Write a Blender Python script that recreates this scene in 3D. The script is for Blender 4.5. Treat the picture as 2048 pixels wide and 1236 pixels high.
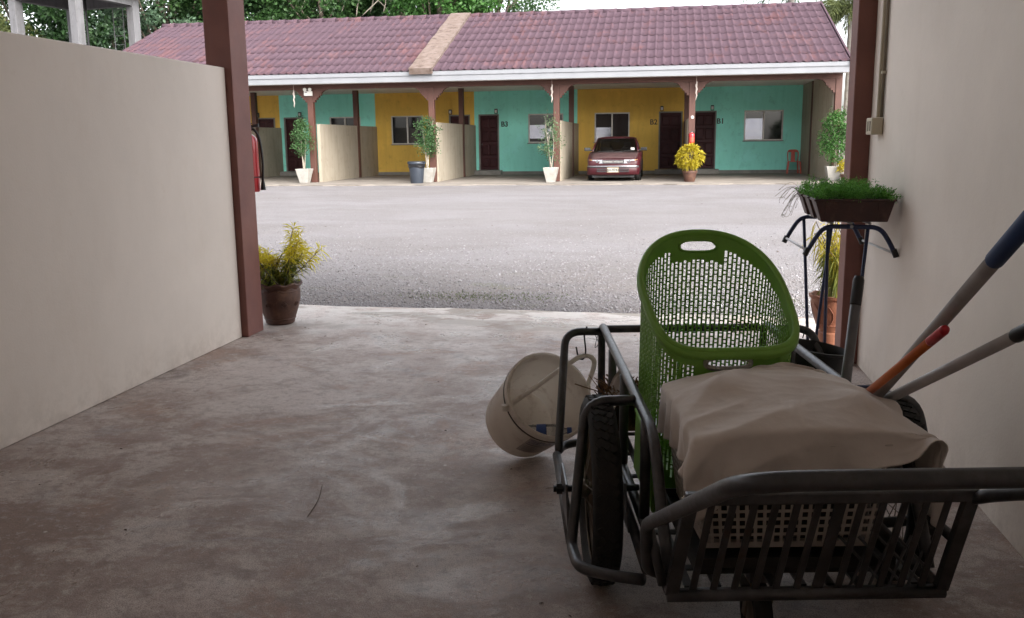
import bpy, math, random
import numpy as np
from mathutils import Vector, Matrix
R_ = math.radians
sc = bpy.context.scene
for o in list(bpy.data.objects): bpy.data.objects.remove(o)
col = sc.collection
rng = np.random.default_rng(7); random.seed(7)

# ------------------------------------------------------------------ camera
CAM_H, PITCH, YAW, ROLL, FPX = 1.4, R_(10.41), R_(9.42), R_(-0.635), 1825.0
cam = bpy.data.cameras.new('camera'); co = bpy.data.objects.new('camera', cam); col.objects.link(co)
c_, s_ = math.cos(YAW), math.sin(YAW)
fw = Vector((-s_*math.cos(PITCH), c_*math.cos(PITCH), -math.sin(PITCH))); rt = Vector((c_, s_, 0)); up = rt.cross(fw)
RT = math.cos(ROLL)*rt + math.sin(ROLL)*up; UP = -math.sin(ROLL)*rt + math.cos(ROLL)*up
M = Matrix.Identity(4)
for i in range(3): M[i][0], M[i][1], M[i][2] = RT[i], UP[i], -fw[i]
M[2][3] = CAM_H
co.matrix_world = M
cam.sensor_fit = 'HORIZONTAL'; cam.sensor_width = 36; cam.lens = FPX/2048*36; cam.clip_start = .05; cam.clip_end = 2000
sc.camera = co
# ------------------------------------------------------------------ sky, sun, exposure
SUN_EL, SUN_AZ = R_(38), R_(138)         # azimuth clockwise from +Y: soft sun behind the viewer's right
w = bpy.data.worlds.new('World'); sc.world = w; w.use_nodes = True
nt = w.node_tree; nt.nodes.clear()
sky = nt.nodes.new('ShaderNodeTexSky'); sky.sky_type = 'NISHITA'; sky.sun_disc = False
sky.sun_elevation = SUN_EL; sky.sun_rotation = SUN_AZ; sky.air_density = 1.0; sky.dust_density = 4.0; sky.ozone_density = 1.0
hs = nt.nodes.new('ShaderNodeHueSaturation'); hs.inputs['Saturation'].default_value = .24; hs.inputs['Value'].default_value = 1.0
bg = nt.nodes.new('ShaderNodeBackground'); bg.inputs[1].default_value = .15
wo = nt.nodes.new('ShaderNodeOutputWorld')
nt.links.new(sky.outputs[0], hs.inputs['Color']); nt.links.new(hs.outputs[0], bg.inputs[0]); nt.links.new(bg.outputs[0], wo.inputs[0])
sl = bpy.data.lights.new('sun', 'SUN'); sl.energy = 1.0; sl.angle = R_(70); sl.color = (1, .96, .9)
so = bpy.data.objects.new('sun', sl); col.objects.link(so)
sd = Vector((math.sin(SUN_AZ)*math.cos(SUN_EL), math.cos(SUN_AZ)*math.cos(SUN_EL), math.sin(SUN_EL)))
so.rotation_euler = sd.to_track_quat('Z', 'Y').to_euler(); so.location = sd*60
sc.view_settings.view_transform = 'Standard'; sc.view_settings.look = 'None'; sc.view_settings.gamma = 1
sc.view_settings.use_curve_mapping = False; sc.view_settings.exposure = 2.1
sc.render.engine = 'CYCLES'
cy = sc.cycles; cy.max_bounces = 9; cy.diffuse_bounces = 6; cy.glossy_bounces = 4; cy.transmission_bounces = 6; cy.transparent_max_bounces = 12
cy.sample_clamp_indirect = 8; cy.use_denoising = True; cy.use_adaptive_sampling = True; cy.adaptive_threshold = .018
cy.caustics_reflective = False; cy.caustics_refractive = False

# ------------------------------------------------------------------ material helpers
MT = {}
class NB:
    def __init__(s, name):
        s.m = bpy.data.materials.new(name); s.m.use_nodes = True; s.t = s.m.node_tree; s.t.nodes.clear()
        s.out = s.n('ShaderNodeOutputMaterial'); MT[name] = s.m
    def n(s, typ, **kw):
        x = s.t.nodes.new(typ)
        for k, v in kw.items(): setattr(x, k, v)
        return x
    def l(s, a, b): s.t.links.new(a, b)
    def pos(s, scale=(1, 1, 1), obj=False):
        if obj: src = s.n('ShaderNodeTexCoord').outputs['Object']
        else: src = s.n('ShaderNodeNewGeometry').outputs['Position']
        mp = s.n('ShaderNodeMapping'); mp.inputs['Scale'].default_value = scale; s.l(src, mp.inputs[0]); return mp.outputs[0]
    def noise(s, vec, scale, detail=6, rough=.6, dist=0):
        x = s.n('ShaderNodeTexNoise'); x.inputs['Scale'].default_value = scale; x.inputs['Detail'].default_value = detail
        x.inputs['Roughness'].default_value = rough; x.inputs['Distortion'].default_value = dist; s.l(vec, x.inputs['Vector']); return x.outputs['Fac']
    def ramp(s, fac, stops):
        x = s.n('ShaderNodeValToRGB'); e = x.color_ramp.elements
        while len(e) < len(stops): e.new(.5)
        for el, (p, c) in zip(e, stops):
            el.position = p; el.color = (*c, 1) if len(c) == 3 else c
        s.l(fac, x.inputs[0]); return x.outputs[0]
    def g(s, v): return (v, v, v)
    def mix(s, f, a, b, typ='MIX'):
        x = s.n('ShaderNodeMix', data_type='RGBA', blend_type=typ)
        if isinstance(f, (int, float)): x.inputs[0].default_value = f
        else: s.l(f, x.inputs[0])
        for v, i in ((a, 6), (b, 7)):
            if isinstance(v, tuple): x.inputs[i].default_value = (*v, 1)
            else: s.l(v, x.inputs[i])
        return x.outputs[2]
    def math(s, op, a, b=0.0):
        x = s.n('ShaderNodeMath', operation=op)
        for v, i in ((a, 0), (b, 1)):
            if isinstance(v, (int, float)): x.inputs[i].default_value = v
            else: s.l(v, x.inputs[i])
        return x.outputs[0]
    def bump(s, h, strength, dist=.01, prev=None):
        x = s.n('ShaderNodeBump'); x.inputs['Strength'].default_value = strength; x.inputs['Distance'].default_value = dist
        s.l(h, x.inputs['Height'])
        if prev is not None: s.l(prev, x.inputs['Normal'])
        return x.outputs[0]
    def bsdf(s, color, rough=.6, metal=0, normal=None, spec=.5, coat=0, trans=0, subsurf=0):
        p = s.n('ShaderNodeBsdfPrincipled')
        for v, k in ((color, 'Base Color'), (rough, 'Roughness'), (metal, 'Metallic')):
            if isinstance(v, tuple): p.inputs[k].default_value = (*v, 1)
            elif isinstance(v, (int, float)): p.inputs[k].default_value = v
            else: s.l(v, p.inputs[k])
        p.inputs['Specular IOR Level'].default_value = spec; p.inputs['Coat Weight'].default_value = coat
        p.inputs['Transmission Weight'].default_value = trans
        if normal is not None: s.l(normal, p.inputs['Normal'])
        s.l(p.outputs[0], s.out.inputs[0]); return p
def pm(name, c1, c2=None, scale=4, rough=.6, r2=None, bump=0, bscale=60, metal=0, rand=0, spec=.5, coat=0, lo=.35, hi=.65, obj=False, c3=None, s3=1.0):
    b = NB(name); v = b.pos(obj=obj)
    c2 = c2 or tuple(x*.82 for x in c1)
    n1 = b.noise(v, scale, 7, .62)
    cc = b.ramp(n1, [(lo, c1), (hi, c2)])
    if c3:
        n3 = b.noise(v, s3, 8, .7); cc = b.mix(b.ramp(n3, [(.52, b.g(0)), (.68, b.g(1))]), cc, c3)
    if rand:
        oi = b.n('ShaderNodeObjectInfo').outputs['Random']
        f = b.math('ADD', b.math('MULTIPLY', oi, rand), 1-rand*.5)
        cc = b.mix(1.0, cc, b.ramp(f, [(0, b.g(0)), (1, b.g(1))]), 'MULTIPLY') if False else b.mix(b.math('MULTIPLY', oi, rand), cc, tuple(x*.45 for x in c2))
    rr = rough if r2 is None else b.math('ADD', b.math('MULTIPLY', b.noise(v, scale*1.7, 5), r2-rough), rough)
    nm = b.bump(b.noise(v, bscale, 5, .65), bump, .01) if bump else None
    b.bsdf(cc, rr, metal, nm, spec, coat); return b.m
def leafmat(name, c1, c2, c3=None, trans=.35, ns=1.2):
    b = NB(name); ri = b.n('ShaderNodeNewGeometry').outputs['Random Per Island']
    n1 = b.noise(b.pos(), ns, 3, .5)
    f = b.math('ADD', b.math('MULTIPLY', ri, .55), b.math('MULTIPLY', b.math('SUBTRACT', n1, .22), .8))
    cc = b.ramp(f, [(.15, c1), (.5, c2), (.9, c3 or c2)])
    p = b.bsdf(cc, .55, 0, None, .35)
    tr = b.n('ShaderNodeBsdfTranslucent'); b.l(cc, tr.inputs[0])
    mx = b.n('ShaderNodeMixShader'); mx.inputs[0].default_value = trans
    b.l(p.outputs[0], mx.inputs[1]); b.l(tr.outputs[0], mx.inputs[2]); b.l(mx.outputs[0], b.out.inputs[0]); return b.m
def thinglass(name, tint, refl=.09):
    b = NB(name); t = b.n('ShaderNodeBsdfTransparent'); t.inputs[0].default_value = (*tint, 1)
    g = b.n('ShaderNodeBsdfGlossy'); g.inputs['Roughness'].default_value = .03
    lw = b.n('ShaderNodeLayerWeight'); lw.inputs[0].default_value = .35
    f = b.math('ADD', b.math('MULTIPLY', lw.outputs['Fresnel'], .8), refl)
    mx = b.n('ShaderNodeMixShader'); b.l(f, mx.inputs[0]); b.l(t.outputs[0], mx.inputs[1]); b.l(g.outputs[0], mx.inputs[2]); b.l(mx.outputs[0], b.out.inputs[0])

# ------------------------------------------------------------------ materials
# stained damp concrete of the carport floor
b = NB('concrete_floor'); v = b.pos(); vs = b.pos((.9, 1.12, 1))
n1 = b.noise(v, .5, 7, .64, .25); n2 = b.noise(vs, 2.6, 7, .72, .25); n3 = b.noise(v, 24, 5, .78); n4 = b.noise(v, 230, 3, .75); n5 = b.noise(v, 1.5, 7, .72, .4); n6 = b.noise(v, 7, 6, .76, .2)
cc = b.ramp(n1, [(.42, (.31, .22, .185)), (.5, (.45, .36, .32)), (.58, (.61, .52, .48))])
cc = b.mix(b.ramp(n2, [(.48, b.g(0)), (.57, b.g(.75))]), cc, (.64, .565, .52))
cc = b.mix(b.ramp(n5, [(.51, b.g(0)), (.60, b.g(.6))]), cc, (.28, .205, .17))
cc = b.mix(b.ramp(b.noise(v, 1.5, 6, .68, .6), [(.54, b.g(0)), (.62, b.g(.6))]), cc, (.43, .275, .205))
cc = b.mix(b.ramp(b.noise(vs, 1.9, 6, .7, .9), [(.57, b.g(0)), (.64, b.g(.5))]), cc, (.44, .42, .43))
cc = b.mix(b.ramp(n6, [(.38, b.g(.5)), (.48, b.g(0)), (.56, b.g(0)), (.66, b.g(.4))]), cc, (.225, .175, .15))
cc = b.mix(b.ramp(n3, [(.38, b.g(.5)), (.47, b.g(0))]), cc, (.22, .175, .145))
cc = b.mix(b.ramp(n3, [(.55, b.g(0)), (.64, b.g(.6))]), cc, (.62, .575, .545))
cc = b.mix(b.ramp(n4, [(.42, b.g(.8)), (.5, b.g(0)), (.58, b.g(0)), (.70, b.g(.5))]), cc, (.17, .14, .12))
vo = b.n('ShaderNodeTexVoronoi'); vo.inputs['Scale'].default_value = 5.5; b.l(v, vo.inputs['Vector'])
cc = b.mix(b.ramp(vo.outputs['Distance'], [(.025, b.g(.8)), (.05, b.g(0))]), cc, (.66, .62, .59))
v2 = b.n('ShaderNodeTexVoronoi'); v2.inputs['Scale'].default_value = 1.25; b.l(b.mix(.16, v, b.n('ShaderNodeTexNoise', noise_dimensions='3D').outputs['Color']), v2.inputs['Vector'])
cc = b.mix(b.math('MULTIPLY', b.ramp(v2.outputs['Distance'], [(.10, b.g(.65)), (.16, b.g(0))]), b.ramp(n6, [(.42, b.g(0)), (.5, b.g(1))])), cc, (.15, .115, .10))
ed = b.n('ShaderNodeSeparateXYZ'); b.l(b.pos(), ed.inputs[0])
ef = b.ramp(b.math('DIVIDE', b.math('SUBTRACT', ed.outputs[1], 6.1), 1.2), [(0, b.g(0)), (1, b.g(1))])
cc = b.mix(b.math('MULTIPLY', b.math('MULTIPLY', ef, b.ramp(n2, [(.44, b.g(0)), (.5, b.g(1))])), .8), cc, (.54, .50, .465))
cc = b.mix(b.math('MULTIPLY', b.math('MULTIPLY', ef, b.ramp(b.noise(b.pos((.6, 1.7, 1)), 1.6, 6, .6, .5), [(.51, b.g(0)), (.55, b.g(1))])), .8), cc, (.25, .215, .18))
wet = b.ramp(b.noise(vs, 1.7, 9, .68, .9), [(.50, b.g(.62)), (.56, b.g(.38)), (.63, b.g(.12))])
rg = b.math('ADD', wet, b.math('MULTIPLY', b.math('SUBTRACT', n3, .5), .45))
nm = b.bump(n4, .5, .004, b.bump(n3, .35, .012))
b.bsdf(cc, rg, 0, nm, .4)
# gravel of the yard
b = NB('gravel_yard'); v = b.pos()
n1 = b.noise(b.pos((.8, 1.25, 1)), .45, 7, .68, .5); n2 = b.noise(v, 60, 4, .75); n0 = b.noise(b.pos((.3, .8, 1)), .4, 5, .6, .3)
vo = b.n('ShaderNodeTexVoronoi'); vo.inputs['Scale'].default_value = 58; b.l(v, vo.inputs['Vector'])
cc = b.ramp(n1, [(.40, (.158, .141, .140)), (.5, (.192, .178, .184)), (.60, (.232, .22, .23))])
cc = b.mix(b.ramp(n0, [(.42, b.g(.3)), (.52, b.g(0))]), cc, (.165, .145, .135))
cc = b.mix(b.ramp(n0, [(.53, b.g(0)), (.65, b.g(.3))]), cc, (.245, .235, .247))
cc = b.mix(b.ramp(vo.outputs['Distance'], [(.1, b.g(0)), (.6, b.g(.6))]), cc, (.13, .119, .115))
vc = b.n('ShaderNodeSeparateColor'); b.l(vo.outputs['Color'], vc.inputs[0])
cc = b.mix(b.math('MULTIPLY', vc.outputs[0], .45), cc, (.262, .25, .26))
cc = b.mix(b.math('MULTIPLY', b.ramp(n2, [(.52, b.g(0)), (.66, b.g(1))]), .5), cc, (.11, .10, .095))
xyz = b.n('ShaderNodeSeparateXYZ'); b.l(v, xyz.inputs[0])
near = b.ramp(b.math('DIVIDE', b.math('SUBTRACT', xyz.outputs[1], 7.5), 3.2), [(0, b.g(1)), (.35, b.g(.8)), (1, b.g(0))])
dirt = b.math('MULTIPLY', near, b.ramp(b.noise(b.pos((.7, 1.4, 1)), 1.0, 6, .6), [(.42, b.g(0)), (.56, b.g(1))]))
cc = b.mix(b.math('MULTIPLY', dirt, .4), cc, (.20, .17, .145))
cc = b.mix(b.math('MULTIPLY', b.math('MULTIPLY', near, b.ramp(b.noise(b.pos((.6, 1.6, 1)), 1.3, 6, .6), [(.58, b.g(0)), (.68, b.g(1))])), .6), cc, (0.096, 0.111, 0.044))
nm = b.bump(vo.outputs['Distance'], .8, .02, b.bump(n2, .5, .01))
b.bsdf(cc, .9, 0, nm, .2)
# roof tiles: red clay colour under purple-grey lichen
b = NB('roof_tile'); v = b.pos()
oi = b.n('ShaderNodeObjectInfo').outputs['Random']
n1 = b.noise(b.pos((1, .55, .55)), .55, 7, .62, .4); n2 = b.noise(b.pos((3.2, .8, .8)), 2.2, 6, .65); n3 = b.noise(v, 26, 5, .7)
cc = b.ramp(b.math('ADD', b.math('MULTIPLY', oi, .2), .4), [(.4, (.090, .048, .053)), (.6, (.114, .066, .072))])
f = b.math('ADD', b.math('MULTIPLY', n1, .62), b.math('MULTIPLY', n2, .5))
f = b.math('ADD', f, b.math('MULTIPLY', oi, .05))
cc = b.mix(b.ramp(f, [(.46, b.g(0)), (.56, b.g(.9))]), cc, (.070, .048, .061))
cc = b.mix(b.ramp(n3, [(.3, b.g(.5)), (.45, b.g(0))]), cc, (0.048, 0.032, 0.034))
cc = b.mix(b.ramp(b.noise(v, 1.9, 5, .6), [(.66, b.g(0)), (.74, b.g(.7))]), cc, (0.037, 0.022, 0.024))
cc = b.mix(b.ramp(b.noise(v, 9, 5, .6), [(.6, b.g(0)), (.75, b.g(.4))]), cc, (0.117, 0.072, 0.075))
b.bsdf(cc, .95, 0, b.bump(n3, .3, .01), .06)
def dirtywall(name, c, cs):
    b = NB(name); v = b.pos(); n1 = b.noise(v, .5, 8, .65, .3); n3 = b.noise(v, 90, 4, .6); n2 = b.noise(b.pos((1, 1, .35)), 3.2, 8, .72)
    cc = b.ramp(n1, [(.34, c), (.66, tuple(x*.86 for x in c))])
    cc = b.mix(b.ramp(n2, [(.52, b.g(0)), (.72, b.g(.4))]), cc, cs)
    cc = b.mix(b.ramp(b.noise(v, 11, 9, .78), [(.60, b.g(0)), (.70, b.g(.5))]), cc, cs)
    xyz = b.n('ShaderNodeSeparateXYZ'); b.l(v, xyz.inputs[0]); low = b.ramp(xyz.outputs[2], [(0, b.g(1)), (.07, b.g(.55)), (.28, b.g(0))])
    cc = b.mix(b.math('MULTIPLY', low, b.ramp(b.noise(v, 7, 8, .75), [(.44, b.g(0)), (.60, b.g(.45))])), cc, (.46, .385, .32))
    b.bsdf(cc, .55, 0, b.bump(b.noise(b.pos((1, 1, 1.6)), 4, 4, .5), .14, .02, b.bump(n3, .2, .004)), .35)
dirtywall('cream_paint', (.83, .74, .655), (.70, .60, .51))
def paintwall(name, c, cs, bumpv=.12):
    b = NB(name); v = b.pos()
    n1 = b.noise(v, .6, 7, .6, .3); n2 = b.noise(b.pos((4, 4, .5)), 1.2, 6, .65); n3 = b.noise(v, 90, 4, .6)
    cc = b.ramp(n1, [(.3, c), (.7, tuple(x*.9 for x in c))])
    cc = b.mix(b.math('MULTIPLY', b.ramp(n2, [(.48, b.g(0)), (.64, b.g(1))]), .75), cc, cs)
    cc = b.mix(b.ramp(b.noise(v, 3.5, 7, .75), [(.55, b.g(0)), (.66, b.g(.6))]), cc, tuple(x*.82 for x in cs))
    cc = b.mix(b.ramp(b.noise(b.pos((1, 1, 1)), 1.1, 6, .6), [(.56, b.g(0)), (.62, b.g(.35))]), cc, tuple(min(.9, x*1.12) for x in c))
    b.bsdf(cc, .62, 0, b.bump(b.noise(v, 7, 4), .12, .02, b.bump(n3, bumpv, .004)), .15)
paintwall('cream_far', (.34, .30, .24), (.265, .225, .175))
paintwall('yellow_paint', (.78, .51, .11), (.66, .42, .095)); paintwall('turquoise_paint', (.33, .86, .745), (.28, .77, .655))
paintwall('white_ceiling', (.80, .78, .74), (.70, .67, .62)); paintwall('concrete_tower', (.14, .138, .145), (.10, .098, .10))
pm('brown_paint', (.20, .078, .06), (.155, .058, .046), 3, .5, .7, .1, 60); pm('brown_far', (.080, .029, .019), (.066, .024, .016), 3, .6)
pm('white_fascia', (.20, .205, .22), (.175, .18, .195), 2.0, .5)
pm('concrete_far', (.215, .19, .165), (.155, .135, .115), 1.1, .85, None, .3, 40, c3=(0.112, 0.095, 0.081), s3=.9)
pm('plinth', (.25, .24, .22), (.18, .17, .16), 3, .85)
pm('firewall_cap', (.155, .118, .102), (.10, .068, .053), 5.0, .9, None, .6, 14, c3=(.05, .028, .02), s3=5.5)
pm('door_wood', (.046, .011, .013), (.032, .008, .010), 9, .55, spec=.25); pm('alu', (.55, .53, .50), (.45, .43, .41), 8, .45, metal=.2)
pm('dark_glass', (.006, .007, .009), (.012, .012, .015), 2, .06, spec=.6); pm('louvre_glass', (.66, .70, .78), (.55, .58, .66), 3, .16, metal=.75)
pm('black_plastic', (.012, .012, .013), (.02, .02, .021), 6, .45); pm('black_paint', (.01, .01, .011), None, 9, .4)
pm('white_plastic', (.70, .69, .66), (.60, .58, .54), 6, .45); pm('lamp_glass', (.75, .74, .70), None, 6, .3)
pm('red_plastic', (.50, .08, .045), (.40, .06, .035), 6, .4); pm('extinguisher_red', (.58, .016, .024), (.48, .014, .02), 6, .28, coat=.4)
pm('label_white', (.7, .68, .64), None, 12, .5); pm('garland', (.52, .46, .42), (.38, .33, .30), 12, .8)
pm('pot_white', (.34, .33, .31), (.26, .245, .22), 5, .7, c3=(.34, .31, .27), s3=4); pm('pot_brown', (.085, .035, .021), (.055, .023, .015), 7, .5, .75, .2, 40, c3=(.125, .06, .032), s3=9)
pm('pot_orange', (.29, .12, .065), (.22, .08, .045), 9, .7, None, .3, 40, c3=(.22, .085, .045), s3=7); pm('soil', (.045, .032, .022), (.03, .02, .014), 30, .95, None, .8, 40)
pm('bin_blue', (.030, .038, .052), (.022, .028, .04), 6, .5); pm('bin_liner', (.012, .012, .014), None, 6, .25)
pm('bark', (.16, .13, .10), (.08, .065, .05), 7, .95, None, .6, 20); pm('stem_grey', (.34, .30, .25), (.22, .19, .15), 12, .9); pm('palm_trunk', (.26, .24, .22), (.14, .13, .12), 4, .95, None, .7, 14)
leafmat('leaf_dark', (.012, .030, .010), (.024, .062, .018), (.045, .10, .028)); leafmat('leaf_mid', (.017, .045, .013), (.034, .085, .022), (.062, .13, .035))
leafmat('leaf_bright', (.05, .12, .02), (.10, .22, .035), (.17, .30, .06)); leafmat('leaf_olive', (.04, .052, .016), (.08, .10, .03), (.14, .155, .06))
leafmat('leaf_grey', (.045, .085, .05), (.075, .13, .075), (.12, .18, .11)); leafmat('leaf_shrub', (.028, .07, .022), (.048, .11, .036), (.08, .165, .058))
leafmat('leaf_pale', (.05, .10, .045), (.085, .145, .065), (.13, .20, .10)); leafmat('leaf_vivid', (.024, .075, .014), (.045, .125, .024), (.08, .185, .045))
leafmat('croton_yellow', (.26, .20, .012), (.42, .34, .02), (.55, .47, .07), .4); leafmat('croton_green', (.07, .11, .02), (.20, .23, .035), (.48, .42, .05), .35)
leafmat('croton_lemon', (.55, .46, .03), (.74, .64, .05), (.85, .78, .14), .5); leafmat('fern', (.05, .16, .022), (.11, .31, .045), (.20, .45, .08), .4, 9); pm('dry_stem', (.17, .13, .09), (.10, .08, .06), 12, .9)
pm('palm_leaf_grey', (.16, .17, .11), None, 3, .8)
pm('planter_brown', (.060, .024, .020), (.042, .018, .015), 9, .42, .6, c3=(.095, .05, .042), s3=14); pm('print_pale', (.34, .25, .21), None, 30, .7)
pm('blue_paint', (.018, .032, .095), (.012, .02, .06), 14, .45); pm('rod_white', (.62, .62, .63), None, 10, .4)
b = NB('steel_tube'); v = b.pos(); n1 = b.noise(v, 9, 6, .65); n2 = b.noise(v, 55, 5, .7)
cc = b.ramp(n1, [(.35, (.055, .055, .058)), (.65, (.10, .10, .104))]); cc = b.mix(b.ramp(n2, [(.55, b.g(0)), (.7, b.g(.7))]), cc, (.07, .06, .055))
cc = b.mix(b.ramp(b.noise(v, 4, 7, .7), [(.62, b.g(0)), (.74, b.g(.7))]), cc, (.11, .06, .035))
b.bsdf(cc, b.math('ADD', b.math('MULTIPLY', n2, .25), .26), .65, b.bump(n2, .15, .003), .5)
pm('tyre', (.012, .012, .012), (.022, .021, .02), 14, .8, None, .3, 80); pm('rim_steel', (.27, .24, .20), (.15, .11, .075), 14, .45, .7, metal=.6)
b = NB('green_plastic'); v = b.pos(); cc = b.ramp(b.noise(v, 5, 5, .6), [(.35, (.27, .54, .095)), (.65, (.24, .48, .08))])
p = b.bsdf(cc, .4, 0, None, .45); tr = b.n('ShaderNodeBsdfTranslucent'); b.l(cc, tr.inputs[0]); mx = b.n('ShaderNodeMixShader'); mx.inputs[0].default_value = .22
b.l(p.outputs[0], mx.inputs[1]); b.l(tr.outputs[0], mx.inputs[2]); b.l(mx.outputs[0], b.out.inputs[0])
pm('trim_grey', (.42, .41, .36), (.33, .32, .28), 8, .5)
pm('basket_white', (.60, .55, .50), (.45, .40, .36), 9, .5); pm('crate_dark', (.03, .026, .024), None, 9, .6)
b = NB('cloth_beige'); v = b.pos(); n1 = b.noise(v, 3, 6, .6)
cc = b.ramp(n1, [(.35, (.82, .76, .71)), (.65, (.76, .695, .64))]); cc = b.mix(b.ramp(b.noise(v, 8, 6, .7), [(.6, b.g(0)), (.72, b.g(.35))]), cc, (.56, .47, .40))
wv = b.noise(v, 420, 2, .5)
p = b.bsdf(cc, .9, 0, b.bump(wv, .15, .001, b.bump(b.noise(v, 26, 4, .6), .25, .006)), .15); p.inputs['Sheen Weight'].default_value = .25
tr = b.n('ShaderNodeBsdfTranslucent'); b.l(cc, tr.inputs[0]); mx = b.n('ShaderNodeMixShader'); mx.inputs[0].default_value = .12
b.l(p.outputs[0], mx.inputs[1]); b.l(tr.outputs[0], mx.inputs[2]); b.l(mx.outputs[0], b.out.inputs[0])
b = NB('pail_plastic'); v = b.pos(); cc = b.ramp(b.noise(v, 5, 6, .6), [(.35, (.88, .84, .78)), (.65, (.80, .75, .69))]); cc = b.mix(b.ramp(b.noise(v, 9, 8, .7), [(.54, b.g(0)), (.68, b.g(.5))]), cc, (.40, .31, .25))
p = b.bsdf(cc, .45, 0, None, .45); tr = b.n('ShaderNodeBsdfTranslucent'); b.l(cc, tr.inputs[0]); mx = b.n('ShaderNodeMixShader'); mx.inputs[0].default_value = .4
b.l(p.outputs[0], mx.inputs[1]); b.l(tr.outputs[0], mx.inputs[2]); b.l(mx.outputs[0], b.out.inputs[0])
pm('pail_band', (.05, .035, .03), None, 9, .6)
b = NB('pail_print'); v = b.pos(); cc = b.ramp(b.noise(v, 38, 3, .6), [(.42, (.50, .44, .42)), (.5, (.08, .09, .15)), (.56, (.40, .37, .40)), (.62, (.12, .12, .19))]); b.bsdf(cc, .5)
pm('print_dark', (.10, .10, .14), None, 9, .6); pm('print_grey', (.36, .32, .30), (.46, .41, .37), 60, .6)
thinglass('bottle_plastic', (.86, .88, .9), .06); pm('bottle_blue', (.05, .11, .36), None, 9, .4); thinglass('car_glass', (.34, .35, .36), .03)
pm('stick_grey', (.36, .33, .31), (.27, .245, .235), 9, .38); pm('stick_pale', (.50, .48, .47), (.42, .40, .39), 9, .4); pm('stick_orange', (.60, .15, .03), (.50, .115, .025), 9, .4)
pm('stick_red', (.50, .018, .03), None, 9, .35); pm('grip_blue', (.018, .045, .13), None, 9, .6); pm('stick_dark', (.17, .175, .18), (.12, .12, .125), 9, .4, metal=.3)
pm('straw', (.24, .14, .07), (.15, .085, .045), 30, .9); pm('rag_grey', (.40, .36, .33), (.33, .29, .26), 8, .9); pm('teal_plastic', (.02, .16, .17), None, 8, .5)
pm('car_paint', (.048, .005, .009), (.036, .005, .008), 3, .32, .5, coat=.1, spec=.3); pm('car_bonnet', (.075, .045, .044), (.045, .022, .023), 4, .65, .85, spec=.25, c3=(.06, .03, .029), s3=3)
pm('chrome', (.36, .36, .38), None, 8, .22, metal=.85); pm('headlamp', (.30, .31, .33), (.16, .17, .19), 16, .12, spec=.8); pm('amber', (.36, .24, .10), None, 9, .25)
pm('plate_face', (.36, .35, .31), None, 20, .4); pm('plate_frame', (.26, .18, .10), None, 9, .4); pm('seat_dark', (.03, .024, .024), None, 5, .8)
pm('switch_cream', (.55, .48, .36), None, 9, .5); pm('switch_dark', (.20, .16, .11), None, 9, .6)
pm('stone_a', (.42, .395, .385), (.30, .28, .27), 60, .9); pm('dead_leaf', (.10, .06, .035), (.05, .03, .02), 9, .8); pm('paper_bit', (.5, .45, .4), None, 9, .8)
pm('number_black', (.008, .008, .008), None, 9, .5)

# ------------------------------------------------------------------ mesh helpers
ORG = {}
def tag(o, label=None, cat=None, group=None, kind=None):
    if label: o['label'] = label
    if cat: o['category'] = cat
    if group: o['group'] = group
    if kind: o['kind'] = kind
    return o
def thing(name, label, cat, loc, rz=0, group=None, origin=None):
    o = bpy.data.objects.new(name, None); col.objects.link(o); o.location = loc; o.rotation_euler = (0, 0, rz); o.empty_display_size = .1
    ORG[o.name] = np.array(origin if origin is not None else loc, float)
    return tag(o, label, cat, group)
def mesh_np(name, V, F):
    V = np.asarray(V, np.float32); F = np.asarray(F, np.int32); k = F.shape[1]
    me = bpy.data.meshes.new(name); me.vertices.add(len(V)); me.vertices.foreach_set('co', V.ravel())
    me.loops.add(F.size); me.loops.foreach_set('vertex_index', F.ravel())
    me.polygons.add(len(F)); me.polygons.foreach_set('loop_start', np.arange(0, F.size, k, dtype=np.int32))
    me.update(calc_edges=True); return me
def link(name, me, mat, parent=None, smooth=False):
    if mat: me.materials.append(MT[mat] if isinstance(mat, str) else mat)
    if smooth: me.polygons.foreach_set('use_smooth', np.ones(len(me.polygons), bool))
    o = bpy.data.objects.new(name, me); col.objects.link(o)
    if parent is not None: o.parent = parent; ORG[o.name] = ORG[parent.name]
    return o
def np_part(name, V, F, mat, parent=None, smooth=False):
    V = np.asarray(V, float)
    if parent is not None: V = V-ORG[parent.name]
    return link(name, mesh_np(name, V, F), mat, parent, smooth)
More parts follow.
